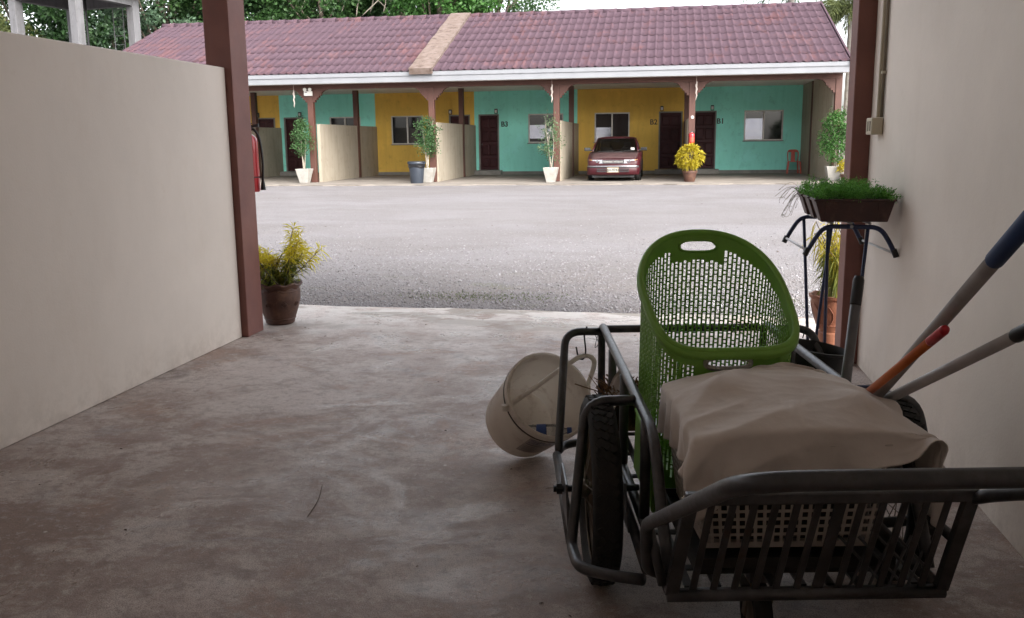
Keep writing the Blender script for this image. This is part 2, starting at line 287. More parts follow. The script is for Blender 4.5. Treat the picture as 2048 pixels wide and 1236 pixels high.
class MB:
    def __init__(s): s.v = []; s.f = []
    def add(s, V, F):
        k = len(s.v); s.v += [tuple(map(float, p)) for p in V]; s.f += [tuple(i+k for i in f) for f in F]; return s
    def box(s, x0, x1, y0, y1, z0, z1, rz=0, mat=None):
        V = [(x, y, z) for z in (z0, z1) for x, y in ((x0, y0), (x1, y0), (x1, y1), (x0, y1))]
        if mat is not None: V = [tuple(mat @ Vector(p)) for p in V]
        return s.add(V, [(3, 2, 1, 0), (4, 5, 6, 7), (0, 1, 5, 4), (1, 2, 6, 5), (2, 3, 7, 6), (3, 0, 4, 7)])
    def hexa(s, lo, hi):   # two loops of equal length, lower and upper
        n = len(lo); return s.add(list(lo)+list(hi), [tuple(range(n-1, -1, -1)), tuple(range(n, 2*n))]+[(i, (i+1) % n, n+(i+1) % n, n+i) for i in range(n)])
    def tube(s, pts, r, n=10, closed=False, caps=True, flat=1.0):
        P = [Vector(p) for p in pts]; m = len(P); rs = r if hasattr(r, '__len__') else [r]*m
        T = []
        for i in range(m):
            a = P[(i-1) % m] if (closed or i) else P[i]; c = P[(i+1) % m] if (closed or i < m-1) else P[i]
            T.append((c-a).normalized())
        nrm = T[0].orthogonal().normalized(); rings = []
        for i in range(m):
            if i:
                nrm = nrm-T[i]*nrm.dot(T[i]); nrm = nrm.normalized() if nrm.length > 1e-6 else T[i].orthogonal().normalized()
            bn = T[i].cross(nrm)
            rings.append([tuple(P[i]+(nrm*math.cos(a)+bn*math.sin(a)*flat)*rs[i]) for a in [2*math.pi*j/n for j in range(n)]])
        V = [p for g in rings for p in g]; F = []
        for i in range(m if closed else m-1):
            i2 = (i+1) % m
            for j in range(n): F.append((i*n+j, i*n+(j+1) % n, i2*n+(j+1) % n, i2*n+j))
        if caps and not closed: F += [tuple(range(n-1, -1, -1)), tuple(range((m-1)*n, m*n))]
        return s.add(V, F)
    def lathe(s, prof, n=24, c=(0, 0, 0), mat=None, cap0=True, cap1=False):
        V = []; m = len(prof)
        for r, z in prof:
            for j in range(n):
                a = 2*math.pi*j/n; p = Vector((r*math.cos(a), r*math.sin(a), z))
                if mat is not None: p = mat @ p
                V.append((p.x+c[0], p.y+c[1], p.z+c[2]))
        F = [(i*n+j, i*n+(j+1) % n, (i+1)*n+(j+1) % n, (i+1)*n+j) for i in range(m-1) for j in range(n)]
        if cap0: F.append(tuple(range(n-1, -1, -1)))
        if cap1: F.append(tuple(range((m-1)*n, m*n)))
        return s.add(V, F)
    def prism(s, poly, ax, a0, a1):   # poly in the two other axes (x,y,z order)
        def mk(p, a): q = list(p); q.insert(ax, a); return tuple(q)
        return s.hexa([mk(p, a0) for p in poly], [mk(p, a1) for p in poly])
    def build(s, name, mat, parent=None, smooth=False, bevel=0, bseg=2, sub=0, auto=None, solid=0):
        o_ = ORG[parent.name] if parent is not None else np.zeros(3)
        me = bpy.data.meshes.new(name); me.from_pydata([tuple(np.array(p)-o_) for p in s.v], [], s.f)
        import bmesh
        bm = bmesh.new(); bm.from_mesh(me); bmesh.ops.recalc_face_normals(bm, faces=bm.faces); bm.to_mesh(me); bm.free(); me.update()
        o = link(name, me, mat, parent, smooth)
        if solid: md = o.modifiers.new('s', 'SOLIDIFY'); md.thickness = solid; md.offset = 0
        if bevel: md = o.modifiers.new('b', 'BEVEL'); md.width = bevel; md.segments = bseg; md.limit_method = 'ANGLE'; md.angle_limit = R_(40); md.harden_normals = False
        if sub: md = o.modifiers.new('u', 'SUBSURF'); md.levels = md.render_levels = sub
        if auto is not None:
            for p in me.polygons: p.use_smooth = True
            try: me.set_sharp_from_angle(angle=R_(auto))
            except Exception: pass
        return o
def rpath(pts, rad, n=5):
    P = [Vector(p) for p in pts]; out = [P[0]]
    for i in range(1, len(P)-1):
        a, c, d = P[i-1], P[i], P[i+1]; r = min(rad if not hasattr(rad, '__len__') else rad[i-1], (a-c).length*.48, (d-c).length*.48)
        p0 = c+(a-c).normalized()*r; p1 = c+(d-c).normalized()*r
        for k in range(n+1): t = k/n; out.append(p0*(1-t)**2+c*2*t*(1-t)+p1*t*t)
    out.append(P[-1]); return out
def bz(pts, n=16):   # catmull-rom through points
    P = [np.array(p, float) for p in pts]; P = [2*P[0]-P[1]]+P+[2*P[-1]-P[-2]]; out = []
    for i in range(1, len(P)-2):
        for k in range(n):
            t = k/n; a, b_, c, d = P[i-1:i+3]
            out.append(.5*((2*b_)+(-a+c)*t+(2*a-5*b_+4*c-d)*t*t+(-a+3*b_-3*c+d)*t**3))
    out.append(P[-2]); return out
def copy_tree(o, parent=None):
    c = o.copy(); col.objects.link(c); c.parent = parent
    if o.name in ORG: ORG[c.name] = ORG[o.name]
    for ch in list(o.children): copy_tree(ch, c)
    return c
def text(name, s, size, loc, rot, mat, parent, depth=.004, align='CENTER'):
    cu = bpy.data.curves.new(name, 'FONT'); cu.body = s; cu.size = size; cu.extrude = depth; cu.align_x = align; cu.align_y = 'CENTER'; cu.offset = size*.022
    t_ = bpy.data.objects.new(name, cu); col.objects.link(t_); bpy.context.view_layer.update()
    me = bpy.data.meshes.new_from_object(t_.evaluated_get(bpy.context.evaluated_depsgraph_get())); bpy.data.objects.remove(t_)
    me.materials.clear(); me.materials.append(MT[mat]); o = bpy.data.objects.new(name, me); col.objects.link(o); o.parent = parent
    o.location = np.array(loc)-ORG[parent.name]; o.rotation_euler = rot; return o
def leaves(C, D, L, W, droop=None, seed=0):
    """diamond leaves: base C, direction D, length L, width W"""
    g = np.random.default_rng(seed); n = len(C); D = D/np.linalg.norm(D, axis=1, keepdims=True)
    S = np.cross(D, g.normal(size=(n, 3))); S /= np.linalg.norm(S, axis=1, keepdims=True)+1e-9
    L = np.broadcast_to(L, n)[:, None]; W = np.broadcast_to(W, n)[:, None]
    mid = C+D*L*.5
    tip = C+D*L
    if droop is not None: tip = tip+np.array([0, 0, -1.])*L*droop; mid = mid+np.array([0, 0, -1.])*L*droop*.25
    V = np.stack([C, mid+S*W*.5, tip, mid-S*W*.5], 1).reshape(-1, 3); F = np.arange(4*n).reshape(n, 4); return V, F
def sph(n, g):
    d = g.normal(size=(n, 3)); return d/np.linalg.norm(d, axis=1, keepdims=True)

# ================================================================== GROUND
m = MB(); xs = [-600, -60, -30, -12, -6, 0, 6, 12, 40, 600]; ys = [-60, 4, 7.6, 12, 18, 24, 27.4, 34, 60, 200, 900]
zz = {-60: -.05, 4: -.05, 7.6: -.035, 12: -.01, 18: .03, 24: .07, 27.4: .095, 34: .08, 60: .05, 200: .0, 900: 0}
m.add([(x, y, zz[y]) for y in ys for x in xs], [(j*len(xs)+i, j*len(xs)+i+1, (j+1)*len(xs)+i+1, (j+1)*len(xs)+i) for j in range(len(ys)-1) for i in range(len(xs)-1)])
tag(m.build('ground', 'gravel_yard'), 'pale grey gravel yard between the two rows', 'ground', kind='structure')
def slabedge(x): return 7.43-.031*x
m = MB(); ex = [(-11.8+.25*i) for i in range(66)]; front = [(x, slabedge(x)+.02*math.sin(x*3.1)+.012*math.sin(x*9.7)) for x in ex]
m.prism([(-11.8, -1.3), (4.45, -1.3)]+front[::-1], 2, -.2, 0)
fl = tag(m.build('carport_floor', 'concrete_floor'), 'stained damp concrete floor of the open carport', 'floor', kind='structure'); ORG[fl.name] = np.zeros(3)
m = MB()
for a, c in (((-1.378, 3.43), (-1.313, 3.102)),):
    P = bz([(a[0], a[1], .0025), ((a[0]+c[0])/2+.012, (a[1]+c[1])/2, .0025), (c[0], c[1], .0025)], 5)
    m.tube(P, [.0008]+[.0018]*(len(P)-2)+[.0008], 4)
m.build('crack', 'dead_leaf', fl)
# loose stones at the near edge of the yard
N = 42000; g = np.random.default_rng(3)
yy = 7.46+np.abs(g.normal(size=N))**1.2*2.6; xx = g.uniform(-1, 1, N)*(2.6+(yy-7)*.9)-.8-(yy-7)*.18; yy = np.maximum(yy, 7.46-.031*xx+.03)
ok = yy < 18; xx, yy = xx[ok], yy[ok]; N = len(xx)
zg = np.interp(yy, [7.6, 12, 18, 24], [-.035, -.01, .03, .07]); sz = g.gamma(3, .0016, N)+.0025
base = np.array([(1, 0, 0), (-1, 0, 0), (0, 1, 0), (0, -1, 0), (0, 0, .75), (0, 0, -.75)]); tri = np.array([(0, 2, 4), (2, 1, 4), (1, 3, 4), (3, 0, 4), (2, 0, 5), (1, 2, 5), (3, 1, 5), (0, 3, 5)])
an = g.uniform(0, 6.28, N); V = base[None]*(1+g.normal(size=(N, 6, 1))*.22)*sz[:, None, None]
V = np.stack([V[..., 0]*np.cos(an)[:, None]-V[..., 1]*np.sin(an)[:, None], V[..., 0]*np.sin(an)[:, None]+V[..., 1]*np.cos(an)[:, None], V[..., 2]], -1)+np.stack([xx, yy, zg+sz*.25], 1)[:, None]
bb = NB('stone_mix'); ri = bb.n('ShaderNodeNewGeometry').outputs['Random Per Island']; bb.bsdf(bb.ramp(ri, [(0, (.15, .137, .136)), (.35, (.20, .187, .19)), (.75, (.25, .238, .247)), (1, (.30, .289, .30))]), .9, 0, None, .2)
tag(np_part('loose_gravel', V.reshape(-1, 3), (tri[None]+6*np.arange(N)[:, None, None]).reshape(-1, 3), 'stone_mix'), 'loose grey stones lying along the near yard', 'gravel', kind='stuff')
# small weeds in the gravel near the slab
N = 700; g = np.random.default_rng(4); cx = g.choice([-1.9, -1.6, -1.2, .75, -2.3, 1.0], N, p=[.25, .3, .2, .1, .05, .1])+g.normal(size=N)*.22; cyy = np.where(cx > .4, 8.2, 8.25)+g.normal(size=N)*.13
V, F = leaves(np.stack([cx, cyy, np.full(N, -.03)], 1), np.stack([g.normal(size=N)*.6, g.normal(size=N)*.6, np.ones(N)*.7], 1), g.uniform(.012, .035, N), .007)
tag(np_part('ground_weeds', V, F, 'leaf_olive'), 'sparse green weeds in the gravel near the slab edge', 'weeds', kind='stuff')
# litter specks on the floor
m = MB(); g = np.random.default_rng(12)
for i in range(60):
    x, y = g.uniform(-3, 1.1), g.uniform(1.9, 7.2); s = g.uniform(.003, .011); a = g.uniform(0, 6.28); k = g.uniform(.3, .9); h = g.uniform(.0015, .005)
    P = [(s, 0, .001), (s*.3, s*k*.6, h), (-s*.9, s*k*.2, .0012), (-s*.3, -s*k*.55, h*.6)]; Mx = Matrix.Translation((x, y, .0005)) @ Matrix.Rotation(a, 4, 'Z')
    m.add([tuple(Mx @ Vector(p)) for p in P]+[tuple(Mx @ Vector((p[0], p[1], p[2]+.0012))) for p in P], [(0, 1, 2, 3), (7, 6, 5, 4), (0, 1, 5, 4), (1, 2, 6, 5), (2, 3, 7, 6), (3, 0, 4, 7)])
tag(m.build('floor_litter', 'dead_leaf'), 'dark leaf scraps scattered over the carport floor', 'litter', kind='stuff')

m = MB(); g = np.random.default_rng(15)
for i in range(150):
    y = 8+abs(g.normal())*7; x = g.uniform(-1, 1)*(2.4+(y-7)*.75)-(y-7)*.17; s = g.uniform(.008, .028); a = g.uniform(0, 6.28); z = float(np.interp(y, [7.6, 12, 18, 24, 27], [-.035, -.01, .03, .07, .093]))+.004; k = g.uniform(.3, .7)
    P = [(s, 0, 0), (s*.2, s*k*.6, .008), (-s*.9, s*.1, .002), (0, -s*k*.6, .006)]; Mx = Matrix.Translation((x, y, z)) @ Matrix.Rotation(a, 4, 'Z'); m.add([tuple(Mx @ Vector(p)) for p in P], [(0, 1, 2, 3)])
tag(m.build('yard_litter', 'dead_leaf'), 'dry brown leaves scattered over the gravel yard', 'litter', kind='stuff')

# ================================================================== NEAR BUILDING
nb = thing('carport_building', 'near carport with tall cream walls and dark brown posts framing the view', 'building', (-3, 3, 0))
XL, XR = -3.045, 1.22
m = MB().box(XL-.1, XL, -1.2, 6.175, 0.001, 1.93); m.build('partition_wall', 'cream_paint', nb, bevel=.006)
m = MB().box(XR, XR+.12, -1.2, 5.845, .001, 3.7); m.build('side_wall', 'cream_paint', nb)
m = MB().box(-7.4, XR+.12, -1.34, -1.202, .001, 3.7); m.build('rear_wall', 'cream_paint', nb)
MB().box(-3.185, -2.995, 6.178, 6.44, .001, 3.7).build('post', 'brown_paint', nb, bevel=.006)
MB().box(-7.5, -7.31, 6.2-.02, 6.44, .001, 3.49).build('post', 'brown_paint', nb, bevel=.006)
MB().box(1.115, 1.31, 5.85, 6.04, .001, 3.7).build('post', 'brown_paint', nb, bevel=.006)
MB().box(-7.5, XR+.1, 6.2, 6.42, 3.50, 3.695).build('beam', 'brown_paint', nb)
MB().box(-7.55, 1.40, -1.5, 6.44, 3.703, 3.76).build('ceiling', 'white_ceiling', nb)  # unseen; ceiling and beam raised to let more sky light in
m = MB(); m.prism([(-7.6, 3.78), (6.5, 3.78), (6.5, 3.95), (0, 6.5), (-7.6, 3.95)], 0, -7.6, 1.45); m.build('roof', 'brown_far', nb)  # unseen; lifted, with its eave cut short, to brighten the carport
MB().box(-7.6, 1.45, 6.503, 6.53, 3.74, 3.97).build('fascia', 'white_fascia', nb)
# wall socket box and its conduit
e = thing('socket_box', 'cream surface socket box with conduit on the right-hand wall', 'socket box', (1.22, 5.6, 1.42))
MB().box(1.155, 1.2185, 5.52, 5.66, 1.415, 1.51).build('housing', 'switch_cream', e, bevel=.006)
for y in (5.555, 5.61): MB().box(1.152, 1.156, y-.012, y+.012, 1.435, 1.49).build('slot', 'switch_dark', e)
MB().tube([(1.205, 5.59, 1.512), (1.205, 5.59, 2.99)], .012, 8).build('conduit', 'switch_cream', e, smooth=True)
MB().tube([(1.209, 5.53, 1.512), (1.209, 5.53, 2.99)], .009, 8).build('conduit', 'switch_dark', e, smooth=True)
MB().box(1.195, 1.219, 5.515, 5.545, 1.75, 1.765).build('clip', 'switch_cream', e)

# ================================================================== FAR BUILDING
ZS = .13; YW = 35.5; YC = 29.2
BX = [-19.35, -15.28, -11.28, -7.29, -3.28, .76, 5.03]
fb = thing('motel_row', 'long single-storey motel row with red-purple tiled roof and yellow and turquoise walls', 'building', (-7, 32, 0))
m = MB(); fe = [(-20+.4*i, 27.35+.1*math.sin(i*.7)+.06*math.sin(i*2.3)) for i in range(66)]
m.prism(fe+[(6.0, YW), (-20, YW)], 2, -.05, ZS)
far_floor = tag(m.build('porch_floor', 'concrete_far'), 'weathered concrete porch floor of the motel row', 'floor', kind='structure')
def wall_open(x0, x1, z0, z1, ops, y0, y1):
    m = MB(); X_ = sorted({x0, x1, *[o[0] for o in ops], *[o[1] for o in ops]}); Z_ = sorted({z0, z1, *[o[2] for o in ops], *[o[3] for o in ops]})
    for i in range(len(X_)-1):
        runs = []
        for k in range(len(Z_)-1):
            cx, cz = (X_[i]+X_[i+1])/2, (Z_[k]+Z_[k+1])/2
            if any(o[0] < cx < o[1] and o[2] < cz < o[3] for o in ops): continue
            if runs and abs(runs[-1][1]-Z_[k]) < 1e-6: runs[-1][1] = Z_[k+1]
            else: runs.append([Z_[k], Z_[k+1]])
        for a, c in runs: m.box(X_[i], X_[i+1], y0, y1, a, c)
    return m
def panel_door(x0, x1, z0, z1):
    dm = MB().box(x0+.05, x1-.05, YW+.045, YW+.085, z0+.01, z1-.05); d = dm.build('door', 'door_wood', fb)
    f = MB(); f.box(x0, x0+.05, YW-.03, YW+.13, z0, z1); f.box(x1-.05, x1, YW-.03, YW+.13, z0, z1); f.box(x0+.05, x1-.05, YW-.03, YW+.13, z1-.05, z1); f.build('door_frame', 'plinth', d)
    W_ = x1-x0-.1; H_ = z1-z0-.06; rows = [(.05, .22), (.27, .47), (.52, .72), (.77, .95)]
    for cidx in range(2):
        for r0, r1 in rows:
            a = x0+.05+W_*(.09+.44*cidx); c = a+W_*.38; lo = z0+.01+H_*r0; hi = z0+.01+H_*r1
            pmesh = MB(); i_ = .035
            pmesh.hexa([(a, YW+.046, lo), (c, YW+.046, lo), (c, YW+.046, hi), (a, YW+.046, hi)], [(a+i_, YW+.022, lo+i_), (c-i_, YW+.022, lo+i_), (c-i_, YW+.022, hi-i_), (a+i_, YW+.022, hi-i_)])
            pmesh.build('panel', 'door_wood', d)
    hx = x1-.12 if (x0+x1)/2 < -7.4 or -.5 < x0 < .6 else x0+.12
    MB().lathe([(.0, 0), (.03, .01), (.03, .03), (.012, .05)], 10, (hx, YW+.04, z0+1.0), Matrix.Rotation(R_(90), 4, 'X')).build('handle', 'chrome', d)
    st = MB().box(x0-.12, x1+.12, YW-.42, YW-.004, ZS+.001, z0-.001); st.build('door_step', 'plinth', fb, bevel=.01)
def window(x0, x1, z0, z1, cov):
    fm = MB(); t = .045; y0, y1 = YW-.025, YW+.06; xm = (x0+x1)/2
    fm.box(x0, x1, y0, y1, z1-t, z1); fm.box(x0, x1, y0, y1, z0, z0+t); fm.box(x0, x0+t, y0, y1, z0+t, z1-t); fm.box(x1-t, x1, y0, y1, z0+t, z1-t); fm.box(xm-t*.6, xm+t*.6, y0, y1, z0+t, z1-t)
    wn = fm.build('window', 'alu', fb)
    sm = MB().box(x0-.04, x1+.04, YW-.05, YW-.026, z0-.03, z0-.001); sm.build('sill', 'plinth', wn)
    for k, (a, c) in enumerate(((x0+t, xm-t*.6), (xm+t*.6, x1-t))):
        MB().box(a+.001, c-.001, YW+.028, YW+.04, z0+t+.001, z1-t-.001).build('pane', 'dark_glass', wn)
        s0, s1 = cov[k]; H_ = z1-z0-2*t; n = 8
        for j in range(n):
            f0 = (j+.5)/n
            if s0 <= f0 <= s1:
                zc = z0+t+H_*f0; tilt = R_(5+random.uniform(-1.2, 1.2))
                MB().box(-(c-a)/2+.008, (c-a)/2-.008, -.0035, .0035, -H_/n*.53, H_/n*.53, mat=Matrix.Translation(((a+c)/2, YW+.006, zc)) @ Matrix.Rotation(tilt, 4, 'X')).build('louvre', 'louvre_glass', wn)
units = [  # bay index, door x0,x1, window x0,x1, coverage of louvres, lamp x
 (5, 1.06, 1.91, 2.92, 4.32, ((.06, .70), (.0, .0)), 1.75, 'B1', 2.06),
 (4, -.21, .67, -2.62, -1.30, ((.0, .5), (.0, .0)), -.1, 'B2', -.40),
 (3, -7.12, -6.32, -5.17, -3.82, ((.1, .6), (.1, .55)), -6.42, 'B3', -6.1),
 (2, -8.30, -7.46, -10.63, -9.33, ((.0, .0), (.0, .0)), -8.23, None, 0),
 (1, -15.1, -14.28, -13.17, -11.9, ((.0, .0), (.0, .0)), -14.4, None, 0),
 (0, -16.24, -15.48, -18.6, -17.3, ((.0, .4), (.0, .0)), -16.19, 'B6', -16.42)]
for bi, d0, d1, w0, w1, cov, lx, num, nx in units:
    x0, x1 = BX[bi], BX[bi+1]
    wm = wall_open(x0+.0005, x1-.0005, ZS+.12, 3.35, [(d0, d1, .30, 2.44), (w0, w1, 1.33, 2.43)], YW, YW+.12)
    wm.build('front_wall', 'turquoise_paint' if bi % 2 else 'yellow_paint', fb)
    pl_ = MB().box(x0, x1, YW-.03, YW+.1, ZS-.02, ZS+.118); pl_.build('plinth', 'plinth', fb)
    panel_door(d0, d1, .30, 2.44); window(w0, w1, 1.33, 2.43, cov)
    lo_ = MB().box(lx-.055, lx+.055, YW-.10, YW-.003, 2.60, 2.64); lp = lo_.build('wall_lamp', 'black_paint', fb)
    m = MB().box(lx-.045, lx+.045, YW-.09, YW-.02, 2.50, 2.598); m.build('lamp_glass', 'lamp_glass', lp)
    for sx in (-.05, .05): MB().box(lx+sx-.008, lx+sx+.008, YW-.1, YW-.01, 2.47, 2.60).build('lamp_cage', 'black_paint', lp)
    MB().box(lx-.05, lx+.05, YW-.1, YW-.01, 2.45, 2.47).build('lamp_base', 'black_paint', lp)
    MB().tube([(lx, YW-.012, 2.64), (lx, YW-.012, 3.3)], .009, 6).build('cable_duct', 'turquoise_paint' if bi % 2 else 'yellow_paint', lp)
    if num: text('room_number', num, .27, (nx, YW-.004, 2.05 if num != 'B6' else 2.14), (R_(90), 0, 0), 'number_black', fb)
MB().box(-19.6, 5.14, YC-.09, YW+.1, 3.31, 3.36).build('porch_ceiling', 'white_ceiling', fb)
# partitions, columns, mid posts
colx = [(-15.36), -11.45, -7.38, -3.35, .83, 5.11]
for i, bx in enumerate(BX[1:]):
    full = i == 5
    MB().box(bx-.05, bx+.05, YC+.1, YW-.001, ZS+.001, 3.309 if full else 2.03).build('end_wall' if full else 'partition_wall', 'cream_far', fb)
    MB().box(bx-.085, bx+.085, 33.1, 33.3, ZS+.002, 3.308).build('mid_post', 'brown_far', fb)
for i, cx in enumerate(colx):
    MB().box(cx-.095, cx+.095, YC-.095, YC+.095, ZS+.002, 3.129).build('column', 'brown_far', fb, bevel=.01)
    prof = [(0, 0), (.50, 0), (.40, -.025), (.32, -.075), (.27, -.135), (.27, -.19), (.205, -.19), (.205, -.255), (.14, -.255), (.14, -.325), (.07, -.325), (.07, -.40), (0, -.40)]
    for sgn in (-1, 1):
        if cx > 5 and sgn > 0: continue
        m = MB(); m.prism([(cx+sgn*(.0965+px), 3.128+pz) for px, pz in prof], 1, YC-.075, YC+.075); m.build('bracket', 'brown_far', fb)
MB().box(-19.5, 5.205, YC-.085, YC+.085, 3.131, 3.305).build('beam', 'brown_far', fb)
MB().box(-19.6, 5.30, 28.46, 28.50, 3.27, 3.575).build('fascia', 'white_fascia', fb); MB().box(-19.6, 5.30, 28.432, 28.458, 3.45, 3.572).build('fascia_lip', 'white_fascia', fb)
MB().box(-19.6, 5.28, 28.502, YC-.09, 3.29, 3.308).build('soffit', 'white_ceiling', fb)
# rear, sides
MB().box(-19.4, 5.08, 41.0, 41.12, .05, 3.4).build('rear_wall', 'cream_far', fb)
for x in (-19.42, 5.08):
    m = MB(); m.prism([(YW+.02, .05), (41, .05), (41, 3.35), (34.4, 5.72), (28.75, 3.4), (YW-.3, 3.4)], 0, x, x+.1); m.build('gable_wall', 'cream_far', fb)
# --- roof: slope from eave (28.5, 3.57) to ridge (34.4, 5.95)
EV = np.array([28.42, 3.565]); RG = np.array([34.4, 5.95]); sv = RG-EV; SL = np.linalg.norm(sv); sd_ = sv/SL; sn = np.array([-sd_[1], sd_[0]])
X0, X1 = -19.42, 5.29; NC = 49; TW = (X1-X0)/NC; NRW = 8; EX = SL/NRW
m = MB(); yo, zo = sn*-.06
m.prism([(EV[0]+yo+.05, EV[1]+zo), (RG[0], RG[1]-.07), (40.2, 3.5), (40.2, 3.4), (RG[0], RG[1]-.16), (EV[0]+yo+.12, EV[1]+zo-.06)], 0, X0+.02, X1-.02)
rf = m.build('roof', 'brown_far', fb); ro = ORG[rf.name]
# one tile: two rolls per half metre; local x across, y up the slope, z normal
pr = []
for rl in range(2):
    o0 = rl*TW/2
    pr += [(o0, 0), (o0+TW*.24, .004), (o0+TW*.31, .022), (o0+TW*.36, .042), (o0+TW*.41, .040), (o0+TW*.46, .018)]
pr.append((TW, 0)); LN = EX*1.10
V = []; npz = len(pr)
for yy_, dz in ((0, .012), (LN, .0)):
    for x, z in pr: V.append((x, yy_, z+dz))
for x, z in pr: V.append((x, .006, z+.012-.010))
F = [(i, i+1, npz+i+1, npz+i) for i in range(npz-1)]+[(i+1, i, 2*npz+i, 2*npz+i+1) for i in range(npz-1)]
tm = bpy.data.meshes.new('tile'); tm.from_pydata(V, [], F); tm.materials.append(MT['roof_tile']); tm.update()
for p in tm.polygons: p.use_smooth = p.index < npz-1
ang = math.atan2(sv[1], sv[0]); tiles = []
for r in range(NRW):
    for c in range(NC):
        x = X0+c*TW; base = EV+sd_*EX*r+sn*.0
        if -7.86 < x+TW/2 < -7.12: continue
        tiles.append((math.hypot(x, base[0]), x, base[0], base[1], r))
tiles.sort()
big = []
for k, (d, x, y, z, r) in enumerate(tiles):
    jx, jr, jz = random.uniform(-.003, .003), random.uniform(-.002, .002), random.uniform(0, .005)
    Mx = Matrix.Translation((x+jx, y, z+jz)) @ Matrix.Rotation(ang+random.uniform(-.004, .004), 4, 'X') @ Matrix.Rotation(jr, 4, 'Z')
    if k < 300:
        o = bpy.data.objects.new('tile', tm); col.objects.link(o); o.parent = rf; o.matrix_local = Matrix.Translation(-Vector(ro)) @ Mx
    else: big.append([tuple(Mx @ Vector(p)) for p in V])
m = MB()
for tv in big: m.add(tv, F)
tag(m.build('tile_field', 'roof_tile', rf), kind='stuff')
# rear slope, ridge tiles, verge, raised firewall cap
m = MB(); m.add([(X0, RG[0], RG[1]), (X1, RG[0], RG[1]), (X1, 40.4, 3.55), (X0, 40.4, 3.55)], [(0, 1, 2, 3)]); m.build('rear_slope', 'roof_tile', rf, solid=.03)
rt_m = MB().tube([(0, 0, 0), (TW*.52, 0, .0), (TW*1.04, 0, .012)], [.115, .108, .118], 12, caps=True); rme = None
for k in range(NC):
    x = X0+k*TW
    if -7.86 < x+TW/2 < -7.1: continue
    if rme is None:
        o = rt_m.build('ridge_tile', 'roof_tile', None, smooth=True); rme = o.data; o.parent = rf
    else: o = bpy.data.objects.new('ridge_tile', rme); col.objects.link(o); o.parent = rf
    o.location = Vector((x, RG[0]+.02, RG[1]+.0+random.uniform(-.006, .008)))-Vector(ro)
m = MB()
for k in range(1):
    a = EV-sd_*.05+sn*.04; c = RG+sn*.04
    m.hexa([(X1-.02, a[0], a[1]-.12), (X1+.035, a[0], a[1]-.12), (X1+.035, c[0], c[1]-.12), (X1-.02, c[0], c[1]-.12)], [(X1-.02, a[0], a[1]+.05), (X1+.035, a[0], a[1]+.05), (X1+.035, c[0], c[1]+.06), (X1-.02, c[0], c[1]+.06)])
m.build('verge', 'roof_tile', rf)
m = MB(); n = 14; top = []
for i in range(n+1):
    t = i/n; p = EV+sd_*(-.1+(SL+.16)*t); hh = .14+.008*math.sin(i*2.1); e0 = -7.86+.012*math.sin(i*1.7); e1 = -7.13+.012*math.sin(i*2.9)
    top.append((e0, e1, p-sn*.05, p+sn*hh))
for i in range(n):
    a, c = top[i], top[i+1]
    m.hexa([(a[0], *a[2]), (a[1], *a[2]), (c[1], *c[2]), (c[0], *c[2])], [(a[0], *a[3]), (a[1], *a[3]), (c[1], *c[3]), (c[0], *c[3])])
m.build('firewall_cap', 'firewall_cap', rf)
MB().tube([(.846, YC-.1, 2.07), (.846, YC-.112, 2.07)], .045, 14).build('reflector_disc', 'white_plastic', fb)
# ---- devices on the columns
e = thing('emergency_light', 'white twin-lamp emergency light on top of the leftmost visible column', 'emergency light', (-11.48, YC-.14, 2.95))
MB().box(-11.62, -11.34, YC-.17, YC-.097, 2.93, 3.08).build('housing', 'white_plastic', e, bevel=.01)
for x in (-11.57, -11.40):
    h = MB().lathe([(.03, 0), (.055, .05), (.058, .09)], 12, (x, YC-.12, 3.13), Matrix.Rotation(R_(90), 4, 'X'), True, True).build('lamp_head', 'white_plastic', e); MB().box(x-.01, x+.01, YC-.14, YC-.12, 3.08, 3.13).build('bracket', 'black_plastic', h)
MB().box(-11.58, -11.50, YC-.173, YC-.1705, 3.03, 3.05).build('indicator', 'black_plastic', e)
for (gx, lab) in ((-11.93, 'pale hanging garland left of the emergency light'), (-3.47, 'pale hanging garland at the column beside the car'), (.94, 'pale hanging garland above the red fire extinguisher column')):
    e = thing('garland', lab, 'garland', (gx, 28.95, 3.2), group='garlands hung from the porch beam')
    e.location.z = 2.57; ORG[e.name] = np.array((gx, 28.95, 2.57)); m = MB(); P = []; rr_ = []
    MB().tube([(gx, 28.97, 3.30), (gx, 28.95, 3.14)], .006, 5).build('cord', 'garland', e)
    for k in range(15):
        t = k/14; P.append((gx+.012*math.sin(k*1.3), 28.95+.01*math.cos(k*1.9), 3.14-.56*t)); rr_.append((.045*math.sin(min(1, t*2.2+.15)*1.57)*(1-t*.75))*(1+.25*math.sin(k*2.3)))
    m.tube(P, rr_, 7); m.build('flowers', 'garland', e, smooth=True)

